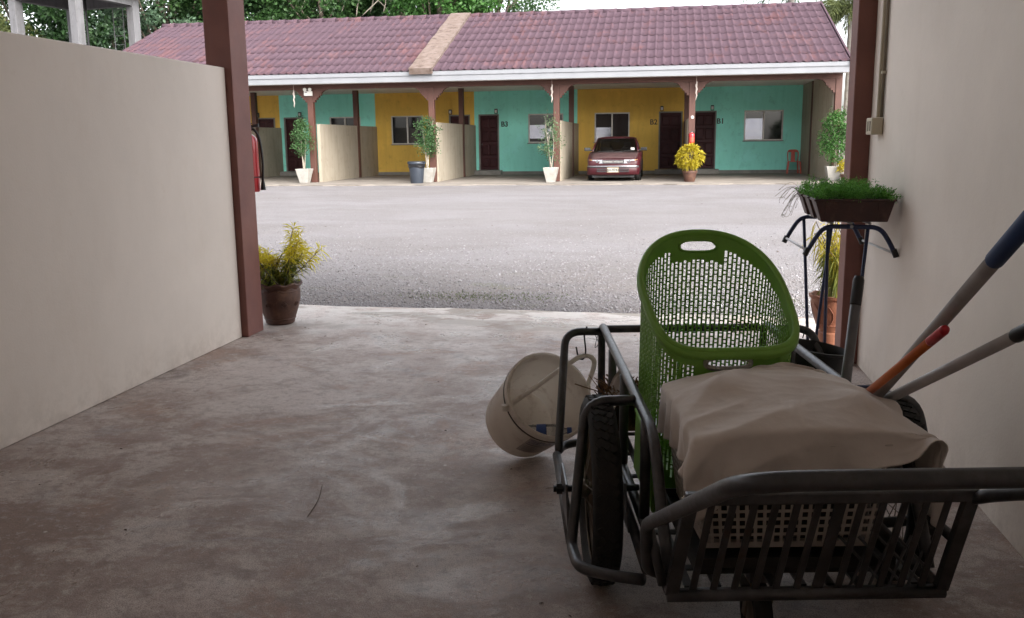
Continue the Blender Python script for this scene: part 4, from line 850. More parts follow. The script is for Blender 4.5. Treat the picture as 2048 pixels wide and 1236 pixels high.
ws_ = MB(); rows = []
for t in np.linspace(0, 1, 6): rows.append([(x*(.715*(1-t)+.585*t), 1.12+.78*t-.10*(1-abs(x)**2)*(1-t*.6), .898+.432*t+.01*math.sin(t*3.14)) for x in np.linspace(-1, 1, 9)])
ws_.add([p for r in rows for p in r], [(i*9+j, i*9+j+1, (i+1)*9+j+1, (i+1)*9+j) for i in range(5) for j in range(8)]); wsh = carp(ws_, 'windscreen', 'car_glass', smooth=True)
MB().box(.50, .62, 1.20, 1.206, .955, 1.03).build('tax_sticker', 'label_white', wsh)
for x0, x1 in ((-.55, -.02), (.02, .52)): MB().tube([(x0, 1.04, .905), ((x0+x1)/2, 1.02, .925), (x1, 1.045, .93)], .008, 5).build('wiper', 'black_plastic', wsh)
MB().add([(-.66, 3.52, .955), (.66, 3.52, .955), (.57, 3.02, 1.32), (-.57, 3.02, 1.32)], [(0, 1, 2, 3)]).build('rear_window', 'car_glass', car)
MB().box(-.72, .72, 1.25, 3.45, .55, .60).build('cabin_floor', 'seat_dark', car)
MB().hexa([(-.70, 1.18, .62), (.70, 1.18, .62), (.70, 1.55, .62), (-.70, 1.55, .62)], [(-.69, 1.18, .90), (.69, 1.18, .90), (.69, 1.42, .91), (-.69, 1.42, .91)]).build('dashboard', 'black_plastic', car)
for sx in (-1, 1):
    st = MB(); st.hexa([(sx*.34-.24, 2.05, .62), (sx*.34+.24, 2.05, .62), (sx*.34+.24, 2.25, .62), (sx*.34-.24, 2.25, .62)], [(sx*.34-.20, 2.30, 1.06), (sx*.34+.20, 2.30, 1.06), (sx*.34+.20, 2.40, 1.06), (sx*.34-.20, 2.40, 1.06)]); sto = st.build('seat', 'seat_dark', car, bevel=.05, bseg=3)
    MB().hexa([(sx*.34-.13, 2.33, 1.07), (sx*.34+.13, 2.33, 1.07), (sx*.34+.13, 2.41, 1.07), (sx*.34-.13, 2.41, 1.07)], [(sx*.34-.11, 2.36, 1.21), (sx*.34+.11, 2.36, 1.21), (sx*.34+.11, 2.43, 1.21), (sx*.34-.11, 2.43, 1.21)]).build('head_rest', 'seat_dark', sto, bevel=.03, bseg=3)
MB().tube([(.36+.18*math.cos(a), 1.62+.07*math.sin(a), .93+.165*math.sin(a)) for a in np.linspace(0, 6.283, 26, endpoint=False)], .014, 7, closed=True).build('steering_wheel', 'black_plastic', car, smooth=True)
MB().box(-.12, .12, 1.82, 1.84, 1.225, 1.28).build('rear_view_mirror', 'black_plastic', car, bevel=.01)
# nose
for sx in (-1, 1):
    def sxs(a, c): return (min(sx*a, sx*c), max(sx*a, sx*c))
    a, c = sxs(.335, .665); hl = MB(); hl.hexa([(a, -.012 if sx > 0 else .02, .555), (c, .02 if sx > 0 else -.012, .555), (c, .10, .555), (a, .10, .555)], [(a, .0 if sx > 0 else .03, .672), (c, .03 if sx > 0 else .0, .672), (c, .12, .672), (a, .12, .672)]); ho = hl.build('headlight', 'headlamp', car, bevel=.008)
    MB().tube([(sx*.50, -.012, .615), (sx*.50, .0, .615)], .04, 12).build('reflector', 'chrome', ho)
    a, c = sxs(.667, .765); tl = MB(); q = (.02, .085) if sx > 0 else (.085, .02)
    tl.hexa([(a, q[0], .555), (c, q[1], .555), (c, .2, .555), (a, .2, .555)], [(a, q[0]+.01, .672), (c, q[1]+.01, .672), (c, .2, .672), (a, .2, .672)]); tl.build('turn_signal', 'amber', car, bevel=.006)
gr = MB().box(-.325, .325, -.016, .03, .575, .645).build('grille', 'black_plastic', car)
for z in (.592, .61, .628): MB().box(-.31, .31, -.020, -.0165, z-.003, z+.003).build('grille_bar', 'alu', gr)
MB().box(-.335, .335, -.022, .02, .648, .668).build('grille_trim', 'chrome', gr); MB().box(-.335, .335, -.020, .02, .558, .572).build('grille_trim', 'chrome', gr)
MB().tube([(0, -.024, .61), (0, -.018, .61)], .02, 10).build('badge', 'car_paint', gr)
# bumper: rounded bar with strip, lower slots
def arc(y0, z, w, d=.16): return [(x*w, y0+d*abs(x)**3.2, z) for x in np.linspace(-1, 1, 17)]
bp = MB(); rws = []
for z, y0 in ((.20, -.05), (.235, -.082), (.33, -.09), (.42, -.088), (.455, -.075), (.47, -.02)): rws.append(arc(y0, z, .815))
bp.add([p for r in rws for p in r], [(i*17+j, i*17+j+1, (i+1)*17+j+1, (i+1)*17+j) for i in range(5) for j in range(16)]); bmp = bp.build('bumper', 'extinguisher_red', car, smooth=True, solid=.02)
bmp.data.materials[0] = MT['car_paint']
st = MB(); rws = [arc(-.103, .452, .81), arc(-.103, .482, .81), arc(-.05, .487, .80)]; st.add([p for r in rws for p in r], [(i*17+j, i*17+j+1, (i+1)*17+j+1, (i+1)*17+j) for i in range(2) for j in range(16)]); st.build('bumper_strip', 'chrome', bmp, smooth=True, solid=.008)
st = MB(); rws = [arc(-.101, .425, .80), arc(-.101, .448, .80)]; st.add([p for r in rws for p in r], [(j, j+1, 17+j+1, 17+j) for j in range(16)]); st.build('rubber_strip', 'black_plastic', bmp, solid=.006)
for z0, z1 in ((.355, .395), (.29, .335)):
    MB().box(-.50, .50, -.106, -.07, z0, z1).build('air_intake', 'black_plastic', bmp)
    MB().box(-.49, .49, -.110, -.107, z0-.008, z0+.004).build('intake_lip', 'car_paint', bmp)
lp = MB().box(-.185, .185, -.122, -.112, .275, .435).build('licence_plate', 'plate_frame', car, bevel=.006); MB().box(-.165, .165, -.1265, -.1225, .29, .42).build('plate_face', 'plate_face', lp)
text('plate_text', 'ฎฉ-9743', .105, (0, -.128, .355), (R_(90), 0, 0), 'number_black', lp, .001)
MB().box(-.66, .66, .05, .3, .12, .20).build('under_tray', 'black_plastic', car)
for sx in (-1, 1):
    for y in (.85, 3.3):
        Mx = Matrix.Translation((sx*.745, y, .285)) @ Matrix.Rotation(R_(90), 4, 'Y')
        wh = MB().lathe([(.17, -.08), (.265, -.085), (.285, -.06), (.285, .06), (.265, .085), (.17, .08)], 28, (0, 0, 0), Mx, False, False).build('wheel', 'tyre', car, auto=40)
        MB().lathe([(.0001, -.06), (.05, -.075), (.12, -.05), (.175, -.07), (.175, .07), (.12, .05), (.05, .075), (.0001, .06)], 24, (0, 0, 0), Mx, False, False).build('rim', 'rim_steel', wh, auto=40)
        Mx2 = Matrix.Translation((sx*.842, y, .285)) @ Matrix.Rotation(R_(90), 4, 'Y'); MB().lathe([(.335, -.006), (.345, .006), (.30, .006)], 28, (0, 0, 0), Mx2, False, False).build('wheel_arch', 'black_plastic', car)

# ================================================================== FLOWER STAND with planter boxes
e = thing('plant_stand', 'blue tubular metal plant stand beside the right-hand post', 'plant stand', (1.0, 5.6, 0))
rb = .0125
def arch(y, z, x0, x1, name):
    P = rpath([(x0, y, z-.15), (x0+.03, y, z-.09), (x0+.085, y, z), (x1-.085, y, z-.004), (x1-.03, y, z-.09), (x1, y, z-.155)], [.03, .07, .07, .03], 6)
    a = MB().tube(P, rb, 10).build(name, 'blue_paint', e, smooth=True)
    for xx_, zz_ in ((x0, z-.15), (x1, z-.155)): MB().tube([(xx_-.004*(1 if xx_ < 1 else -1), y, zz_-.004), (xx_+(.012 if xx_ < 1 else -.012), y, zz_+.035)], rb+.003, 10).build('end_cap', 'black_plastic', a)
    return a
arch(5.0, .943, .752, 1.205, 'top_frame'); arch(5.62, .943, .722, 1.16, 'top_frame')
legs = [((.86, 5.0, .943), (.99, 5.66, .016)), ((1.06, 5.0, .94), (1.06, 5.25, .016)), ((.825, 5.62, .943), (.885, 5.55, .016)), ((.99, 5.62, .94), (.93, 5.72, .016))]
for a, c in legs: MB().tube([a, c], .0095, 8).build('leg', 'blue_paint', e, smooth=True)
MB().tube(rpath([(.885, 5.55, .014), (.93, 5.72, .014), (.99, 5.66, .014)], .03), .0095, 8).build('foot_bar', 'blue_paint', e, smooth=True)
MB().tube(rpath([(.99, 5.66, .012), (1.06, 5.25, .012), (1.18, 5.26, .012)], .03), .0095, 8).build('foot_bar', 'blue_paint', e, smooth=True)
for x0, z0 in ((.757, .815), (1.19, .805), (.88, .958), (1.07, .958), (.975, .958)): MB().tube([(x0, 5.0, z0), (x0-.028, 5.62, z0)], .007, 8).build('rod', 'rod_white', e, smooth=True)
MB().tube([(.975, 4.985, .943), (.975, 5.0, .943)], .009, 8).build('bolt', 'chrome', e)
def planter(y, label, x0, x1):
    p = thing('planter_box', label, 'planter', ((x0+x1)/2, y, .968), group='brown planter boxes on the stand')
    zb, zt = .968, 1.088; ob = [(x0+.045, y-.055, zb), (x1-.035, y-.055, zb), (x1-.035, y+.055, zb), (x0+.045, y+.055, zb)]; ot = [(x0+.008, y-.074, zt-.012), (x1-.008, y-.074, zt-.012), (x1-.008, y+.074, zt-.012), (x0+.008, y+.074, zt-.012)]
    rmo = [(x0, y-.082, zt-.012), (x1, y-.082, zt-.012), (x1, y+.082, zt-.012), (x0, y+.082, zt-.012)]; rmt = [(a_, b2, zt) for a_, b2, _ in rmo]
    it = [(x0+.014, y-.068, zt), (x1-.014, y-.068, zt), (x1-.014, y+.068, zt), (x0+.014, y+.068, zt)]; ib = [(a_, b2, zt-.035) for a_, b2, _ in it]
    V = ob+ot+rmo+rmt+it+ib; F = [(3, 2, 1, 0)]+[(k*4+i, k*4+(i+1) % 4, k*4+4+(i+1) % 4, k*4+4+i) for k in range(5) for i in range(4)]+[(20, 21, 22, 23)]
    bx = MB().add(V, F).build('box', 'planter_brown', p, bevel=.005)
    MB().box(x0+.018, x1-.018, y-.064, y+.064, zt-.033, zt-.015).build('soil', 'soil', bx)
    for t in (.18, .82): xx_ = x0+(x1-x0)*t; MB().hexa([(xx_-.012, y-.0585, zb+.01), (xx_+.012, y-.0585, zb+.01), (xx_+.012, y-.05, zb+.01), (xx_-.012, y-.05, zb+.01)], [(xx_-.012, y-.0755, zt-.02), (xx_+.012, y-.0755, zt-.02), (xx_+.012, y-.06, zt-.02), (xx_-.012, y-.06, zt-.02)]).build('rib', 'planter_brown', bx)
    return p, bx
for k, (y, lab) in enumerate(((5.03, 'nearest brown plastic planter box on the blue stand'), (5.27, 'middle brown planter box on the blue stand'), (5.51, 'farthest brown planter box on the blue stand'))):
    p, bx = planter(y, lab, .775-.0*k, 1.185-.02*k)
    g = np.random.default_rng(60+k); n = 120; cx_ = g.uniform(.80-.01*k, 1.16, n); tuft = np.stack([cx_, y+g.normal(size=n)*.045, np.full(n, 1.075)], 1)
    hgt = g.uniform(.05, .11, n)*(1-.35*(cx_ > 1.1)); ln = g.normal(size=(n, 2))*.035; ln[:, 0] += np.where(cx_ > 1.12, .03, 0)
    C = []; D = []
    for q in range(n):
        t = g.uniform(.1, 1, 34); base = tuft[q]+np.stack([ln[q, 0]*t, ln[q, 1]*t, hgt[q]*t-.03*t**3*(abs(ln[q]).sum() > .05)], 1); C.append(base+g.normal(size=(34, 3))*.006); D.append(sph(34, g)+[0, 0, .5])
    V, F = leaves(np.concatenate(C), np.concatenate(D), g.uniform(.010, .022, n*34), .0045, seed=k); tag(np_part('foliage', V, F, 'fern', p), kind='stuff')
    if k == 0:
        sc_ = MB(); P = [(.96+.11*t, 4.9715+.007-.0095*0, 1.005+.006*math.sin(t*34)+.003*math.sin(t*71)) for t in np.linspace(0, 1, 46)]; sc_.tube([(a_, 4.9765, c_) for a_, _, c_ in P], .0016, 4); sc_.build('embossed_script', 'print_pale', bx)
    if k == 2:
        for j in range(16):
            a0 = np.array([.80, y+g.normal()*.05, 1.08]); tip = np.array([.70+g.normal()*.03, y+g.normal()*.06, 1.06-g.uniform(-.05, .11)]); md = (a0+tip)/2+np.array([0, 0, .03+.03*g.random()])
            q = bz([a0, md, tip, tip+g.normal(size=3)*.02], 5); MB().tube(q, list(np.linspace(.0014, .0008, len(q))), 4).build('dry_twig', 'dry_stem', p)

# ================================================================== HAND CART and its load, in the cart's own frame (u right, v away, z up)
TH = R_(10)
def gl(u, v, z=0): return (math.cos(TH)*u-math.sin(TH)*v, math.sin(TH)*u+math.cos(TH)*v, z)
def uthing(name, label, cat, u, v, z, group=None): return thing(name, label, cat, gl(u, v, z), TH, group, (u, v, z))
UL, UR, UC = .42, 1.11, .765
cart = uthing('hand_cart', 'grey tubular steel two-wheeled hand cart loaded with baskets', 'cart', UC, 2.95, 0)
TR = .0165
def tb(name, pts, rad=.05, r=TR, par=None, mat='steel_tube', n=10, k=6): return MB().tube(rpath(pts, rad, k), r, n).build(name, mat, par or cart, smooth=True)
def mir(p): return (2*UC-p[0], p[1], p[2])
tb('side_rail', [(UL, 3.80, .26), (UL, 3.80, .632), (UL, 2.45, .588), (UL, 2.30, .40), (UL+.005, 2.215, .29)], [.07, .10, .06])
tb('side_rail', [(UR, 3.80, .26), (UR, 3.80, .632), (UR, 2.45, .60), (UR, 2.30, .42), (UR-.005, 2.215, .29)], [.07, .10, .06])
tb('end_bar', [(UL+.017, 3.80, .61), (UR-.017, 3.80, .61)]); tb('end_bar', [(UL+.017, 3.80, .27), (UR-.017, 3.80, .27)])
for u in (UL, UR):
    tb('bottom_rail', [(u, 3.78, .26), (u, 2.17, .26)])
    for v in (3.42, 3.08, 2.60): tb('upright', [(u, v, .275), (u, v, np.interp(v, [2.45, 3.8], [.588, .632])-.012)])
for s, f in ((0, lambda p: p), (1, mir)):
    w_ = .0 if s == 0 else .012
    low = [(.196-w_, 2.56, .21), (.205-w_, 2.42, .205), (.275, 2.375, .205), (.372, 2.30, .225)] if s == 0 else [(.205, 2.62, .25), (.40, 2.62, .235)]
    tb('wheel_guard', [f(p) for p in [(UL-.012, 2.75, .60), (.255-w_, 2.74, .602)]+low], [.075, .03, .05, .05])
    tb('wheel_guard', [f(p) for p in [(UL-.012, 3.75, .61), (.262-w_*2.5, 3.75, .612), (.207-w_, 3.36, .22), (.23, 3.44, .22), (.395, 3.46, .24)]], [.07, .03, .05])
    tb('axle_bar', [f(p) for p in [(.200-w_, 3.35, .212), (.197-w_, 2.57, .212)]]); tb('axle_bar', [f(p) for p in [(.398, 3.44, .22), (.398, 2.40, .205)]])
    for uu in (.192, .375):
        q = [f((uu, v, z)) for v, z in ((2.93, .225), (2.90, .345), (2.70, .345), (2.60, .225))]
        MB().hexa([(a-.004, b_, c_) for a, b_, c_ in q], [(a+.004, b_, c_) for a, b_, c_ in q]).build('axle_plate', 'steel_tube', cart, bevel=.002)
    MB().tube([f((.155, 2.78, .30)), f((.43, 2.78, .30))], .011, 10).build('axle', 'black_paint', cart); MB().tube([f((.165, 2.78, .30)), f((.183, 2.78, .30))], .019, 6).build('axle_nut', 'black_paint', cart)
tb('handle', [(.435, 2.24, .27), (.372, 2.235, .285), (.350, 2.14, .455), (.352, 1.28, .90), (1.178, 1.28, .90), (1.160, 2.05, .555), (1.138, 2.085, .535)], [.06, .06, .11, .11, .05], k=8)
# near end panel of flat bars
tp = lambda t: (UL+.030+(UR-UL)*t*.99, 2.085, .540); bt = lambda t: (UL+.0+(UR-UL)*t, 2.155, .262)
def flat(a, c, wd, th_, name):
    a, c = np.array(a), np.array(c); U_ = np.array([wd/2, 0, 0]); d = (c-a)/np.linalg.norm(c-a); N_ = np.cross(d, [1, 0, 0])*th_/2
    MB().hexa([a-U_-N_, a+U_-N_, a+U_+N_, a-U_+N_], [c-U_-N_, c+U_-N_, c+U_+N_, c-U_+N_]).build(name, 'steel_tube', cart, bevel=.0015, bseg=1)
for k in range(14):
    t = k/13; flat(bt(t), tp(t), .034 if k in (0, 13) else (.030 if k == 7 else .0185), .006 if k not in (0, 13) else .022, 'panel_bar')
tb('panel_rail', [(UL-.01, 2.157, .255), (UR+.01, 2.157, .255)], r=.0185); MB().box(UL+.015, UR+.04, 2.072, 2.098, .528, .560).build('panel_rail', 'steel_tube', cart, bevel=.005)
tb('panel_brace', [(.368, 2.19, .42), (.40, 2.165, .28)], r=.013)
for k in range(9): u = UL+.05+.0735*k; MB().box(u-.011, u+.011, 2.18, 3.78, .262, .268).build('floor_bar', 'steel_tube', cart)
for k in range(7): v = 2.3+.23*k; MB().box(UL+.017, UR-.017, v-.012, v+.012, .255, .2615).build('floor_bar', 'steel_tube', cart)
for k in range(4):
    for sg in (-1, 1): MB().tube([(.93+.05*k-.045*sg, 2.175, .263), (.93+.05*k+.045*sg, 2.26, .36)], .004, 6).build('mesh_wire', 'steel_tube', cart)
# road wheels
def wheel(u):
    Mx = Matrix.Translation((u, 2.78, .30)) @ Matrix.Rotation(R_(90), 4, 'Y')
    ty = MB().lathe([(.232, -.026), (.25, -.042), (.272, -.045), (.290, -.036), (.2955, -.02), (.2965, 0), (.2955, .02), (.290, .036), (.272, .045), (.25, .042), (.232, .026)], 64, (0, 0, 0), Mx, False, False).build('wheel', 'tyre', cart, auto=50)
    tr_ = MB()
    for k in range(58):
        a = 2*math.pi*k/58
        for off, rz_, z0 in ((-.021, .5, .0), (.021, -.5, .054), (0, .9, .027)):
            aa = a+z0; Mt = Mx @ Matrix.Rotation(aa, 4, 'Z') @ Matrix.Translation((.2965-abs(off)*.09, 0, off)) @ Matrix.Rotation(rz_, 4, 'X'); tr_.box(-.006, .004, -.0105, .0105, -.0085, .0085, mat=Mt)
    tr_.build('tread', 'tyre', ty)
    rm = MB().lathe([(.222, -.024), (.236, -.027), (.238, -.020), (.222, -.012), (.218, 0), (.222, .012), (.238, .020), (.236, .027), (.222, .024), (.214, 0)], 56, (0, 0, 0), Mx, False, False).build('rim', 'rim_steel', ty, auto=50)
    MB().lathe([(.012, -.062), (.03, -.055), (.032, -.04), (.02, -.03), (.02, .03), (.032, .04), (.03, .055), (.012, .062)], 20, (0, 0, 0), Mx, True, True).build('hub', 'rim_steel', ty, auto=40)
    sp = MB()
    for k in range(28):
        a = 2*math.pi*k/28; sg = 1 if k % 2 else -1; a2 = a+(.55 if (k//2) % 2 else -.55)
        sp.tube([Mx @ Vector((.03*math.cos(a2), .03*math.sin(a2), sg*.045)), Mx @ Vector((.217*math.cos(a), .217*math.sin(a), sg*.004))], .0017, 5)
    sp.build('spokes', 'rim_steel', ty)
wheel(.30); wheel(2*UC-.30)
Mx = Matrix.Translation((.70, 2.36, .095)) @ Matrix.Rotation(R_(90), 4, 'Y')
cw = MB().lathe([(.055, -.022), (.085, -.024), (.095, -.012), (.095, .012), (.085, .024), (.055, .022)], 30, (0, 0, 0), Mx, False, False).build('caster_wheel', 'tyre', cart, auto=45)
MB().lathe([(.0001, -.02), (.055, -.018), (.055, .018), (.0001, .02)], 20, (0, 0, 0), Mx, False, False).build('hub', 'rim_steel', cw)
for s in (-1, 1): MB().hexa([(.70+s*.031, 2.35, .085), (.70+s*.037, 2.35, .085), (.70+s*.037, 2.375, .085), (.70+s*.031, 2.375, .085)], [(.70+s*.031, 2.30, .215), (.70+s*.037, 2.30, .215), (.70+s*.037, 2.34, .215), (.70+s*.031, 2.34, .215)]).build('caster_fork', 'rim_steel', cart)
MB().box(.66, .74, 2.29, 2.36, .2155, .254).build('caster_mount', 'steel_tube', cart)

# ---- green slant-mouthed laundry hamper
hp = uthing('laundry_hamper', 'green perforated plastic laundry hamper with slanting mouth', 'laundry basket', .705, 3.0, .27)
HC = np.array([.705, 2.985]); HZ0 = .272
def outline(a, sc_=1.0):
    c, s = math.cos(a), math.sin(a); nx, hw = 3.6, .236
    if s < 0: nf, hl = 4.2, .205
    else: nf, hl = 2.3, .285
    r = (abs(c/hw)**nf+abs(s/hl)**nf)**(-1/nf); p = np.array([c*r, s*r])
    if p[0] < 0: p[0] *= 1-.17*min(1, max(0, (.08-p[1])/.27))
    return HC+p*sc_+np.array([-.022, .02])*(1-sc_)/.06
def rimz(p): return .748+.657*(p[1]-2.78)
NCOL = 98; A = []   # equal arc-length steps
aa = np.linspace(0, 2*math.pi, 2001); pts = np.array([outline(a) for a in aa]); cl_ = np.r_[0, np.cumsum(np.linalg.norm(np.diff(pts, axis=0), axis=1))]
ang_at = lambda t: np.interp(t % 1 * cl_[-1], cl_, aa)
edges = [ang_at(k/NCOL) for k in range(NCOL+1)]
def wallp(a, z, off):
    p1 = outline(a); zr = rimz(p1); t = min(1, max(0, (z-HZ0)/(zr-HZ0))); p0 = outline(a, .94); p = p0*(1-t)+p1*t; d = p-HC; d = d/np.linalg.norm(d); return np.array([p[0]+d[0]*off, p[1]+d[1]*off, z])
m = MB()
def slabq(a0, a1, z00, z01, z10, z11):   # thick patch between angles, lower z (z00 at a0, z10 at a1) to upper z
    o = .0016; P = [wallp(a0, z00, o), wallp(a1, z10, o), wallp(a1, z11, o), wallp(a0, z01, o)]; Q = [wallp(a0, z00, -o), wallp(a1, z10, -o), wallp(a1, z11, -o), wallp(a0, z01, -o)]; m.hexa(Q, P)
PER = .046; BOT = .315
hand = {'far': (math.pi/2, .066, .019, .048), 'near': (-math.pi/2, .070, .016, .040)}
for k in range(NCOL):
    a0, a1 = edges[k], edges[k+1]
    if k == NCOL-1: a1 = edges[0]+2*math.pi
    am = (a0+a1)/2; st = (a1-a0)*.42/2; b0, b1 = a0+st, a1-st
    zr0, zr1, zrm = rimz(outline(a0)), rimz(outline(a1)), rimz(outline(am))
    pm_ = outline(am); hd = None
    for nme, (ha, hw_, hh, dn) in hand.items():
        if math.cos(am-ha) > .7 and abs(pm_[0]-HC[0]) < hw_+.03: hd = (hw_, hh, zrm-dn, abs(pm_[0]-HC[0]))
    lim = zrm-((.098 if am < math.pi else .088) if hd else .052)
    zc = BOT+(PER/2 if k % 2 else 0); holes = []; z = zc
    while z < lim-.006:
        holes.append((z, min(z+.0265, lim)))
        if z+.0315 < lim-.004: holes.append((z+.0315, min(z+.041, lim)))
        z += PER
    top = holes[-1][1]
    slabq(a0-st, a0+st, HZ0, zr0-.004 if not (hd and hd[3] < hd[0]) else top, HZ0, zr0-.004 if not (hd and hd[3] < hd[0]) else top)
    slabq(b0, b1, HZ0, zc, HZ0, zc)
    for h0, h1 in zip(holes[:-1], holes[1:]): slabq(b0, b1, h0[1], h1[0], h0[1], h1[0])
    if hd and hd[3] < hd[0]:
        def hz(a, s): x = abs(outline(a)[0]-HC[0]); return hd[2]+(zrm*0)+s*hd[1]*max(0, 1-(x/hd[0])**4)**.5
        slabq(a0-st, b1, top, hz(a0-st, -1), top, hz(b1, -1)); slabq(a0-st, b1, hz(a0-st, 1), zr0-.004, hz(b1, 1), zr1-.004)
    else: slabq(b0, b1, top, zr0-.004, top, zr1-.004)
m.build('lattice_wall', 'green_plastic', hp)
rimpts = [np.array([*(outline(ang_at(k/96)) + (outline(ang_at(k/96))-HC)/np.linalg.norm(outline(ang_at(k/96))-HC)*.006), rimz(outline(ang_at(k/96)))]) for k in range(96)]
MB().tube(rimpts, .0115, 10, closed=True).build('rim', 'green_plastic', hp, smooth=True)
m = MB(); V = []
for k in range(96):
    p = rimpts[k]; d = p[:2]-HC; d = d/np.linalg.norm(d); V += [(p[0]+d[0]*.011, p[1]+d[1]*.011, p[2]), (p[0]+d[0]*.010, p[1]+d[1]*.010, p[2]-.026)]
m.add(V, [(2*k, 2*k+1, 2*((k+1) % 96)+1, 2*((k+1) % 96)) for k in range(96)]); m.build('rim_skirt', 'green_plastic', hp, smooth=True, solid=.003)
bo = [(*outline(ang_at(k/48), .94), HZ0) for k in range(48)]; MB().hexa([(a, b_, c_-.004) for a, b_, c_ in bo], bo).build('base', 'green_plastic', hp)
for nme, (ha, hw_, hh, dn) in hand.items():
    P = []
    for t in np.linspace(0, 2*math.pi, 40, endpoint=False):
        x = HC[0]+(hw_+.001)*np.sign(math.cos(t))*abs(math.cos(t))**.6; a = ha+(math.atan((HC[0]-x)/.27) if ha > 0 else math.atan((x-HC[0])/.2)); p1 = outline(a); z = rimz(outline(ha))-dn+(hh+.002)*np.sign(math.sin(t))*abs(math.sin(t))**.75
        w_ = wallp(a, z, .004 if ha < 0 else -.001); P.append((x, w_[1], z))
    MB().tube(P, .008 if ha < 0 else .005, 8, closed=True).build('handle_trim', 'trim_grey' if ha < 0 else 'green_plastic', hp, smooth=True)
# a few green lumps of laundry / pegs lying in it
g = np.random.default_rng(5)
lt = uthing('green_tray', 'dark green plastic tray standing against the hamper side', 'tray', .455, 2.75, .28)
MB().hexa([(.447, 2.62, .28), (.453, 2.62, .28), (.453, 3.02, .28), (.447, 3.02, .28)], [(.447, 2.70, .47), (.453, 2.70, .47), (.453, 2.98, .50), (.447, 2.98, .50)]).build('panel', 'green_plastic', lt, bevel=.002)
MB().tube(rpath([(.45, 2.62, .285), (.45, 2.70, .47), (.45, 2.98, .50)], .03), .007, 8).build('rim', 'green_plastic', lt, smooth=True)

# ---- pale basket with square holes
wb = uthing('plastic_basket', 'pale plastic basket with square holes behind the cart end bars', 'basket', .765, 2.48, .30)
m = MB()
def lattice(P00, P10, P01, P11, nc, nr, sx, sz, band0, band1, nrm, th_=.003):
    P00, P10, P01, P11 = map(lambda p: np.array(p, float), (P00, P10, P01, P11)); nv = np.array(nrm)*th_
    def q(a, b_): return (P00*(1-a)+P10*a)*(1-b_)+(P01*(1-a)+P11*a)*b_
    def patch(a0, a1, b0, b1): L_ = [q(a0, b0), q(a1, b0), q(a1, b1), q(a0, b1)]; m.hexa(L_, [p+nv for p in L_])
    patch(0, 1, 0, band0); patch(0, 1, band1, 1)
    for i in range(nc+1):
        a = i/nc; patch(max(0, a-sx/nc/2), min(1, a+sx/nc/2), band0, band1)
    for i in range(nc):
        a0, a1 = (i+sx/2)/nc, (i+1-sx/2)/nc
        for j in range(1, nr): bb_ = band0+(band1-band0)*j/nr; h = (band1-band0)/nr*sz/2; patch(a0, a1, bb_-h, bb_+h)
u0, u1, v0, v1, zb_, zt_ = .535, .995, 2.30, 2.70, .318, .612; du, dv = .035, .035
lattice((u0, v0, zb_), (u1, v0, zb_), (u0-du, v0-dv, zt_), (u1+du, v0-dv, zt_), 20, 11, .36, .34, .04, .90, (0, 1, 0)); lattice((u0, v1, zb_), (u1, v1, zb_), (u0-du, v1+dv, zt_), (u1+du, v1+dv, zt_), 20, 11, .36, .34, .04, .90, (0, -1, 0))
lattice((u0, v0, zb_), (u0, v1, zb_), (u0-du, v0-dv, zt_), (u0-du, v1+dv, zt_), 17, 11, .36, .34, .04, .90, (1, 0, 0)); lattice((u1, v0, zb_), (u1, v1, zb_), (u1+du, v0-dv, zt_), (u1+du, v1+dv, zt_), 17, 11, .36, .34, .04, .90, (-1, 0, 0))
m.build('lattice_wall', 'basket_white', wb); MB().box(u0, u1, v0, v1, zb_-.004, zb_).build('base', 'basket_white', wb)
MB().tube(rpath([(u0-du+.2, v0-dv, zt_), (u1+du, v0-dv, zt_), (u1+du, v1+dv, zt_), (u0-du, v1+dv, zt_), (u0-du, v0-dv, zt_), (u0-du+.2, v0-dv, zt_)], .04)[:-1], .011, 8, closed=True).build('rim', 'basket_white', wb, smooth=True)
MB().box(u0+.02, u1-.02, v0+.02, v1-.02, zb_+.001, .57).build('contents', 'stick_red' if False else 'crate_dark', wb, bevel=.03, bseg=3)
dc = uthing('flat_crate', 'dark flat crate under the pale basket on the cart floor', 'crate', .765, 2.48, .269)
MB().box(.50, 1.03, 2.24, 2.74, .269, .283).build('base', 'crate_dark', dc)
for a, c, d, f_ in ((.50, 1.03, 2.24, 2.246), (.50, 1.03, 2.734, 2.74), (.50, .506, 2.246, 2.734), (1.024, 1.03, 2.246, 2.734)): MB().box(a, c, d, f_, .284, .312).build('side', 'crate_dark', dc)

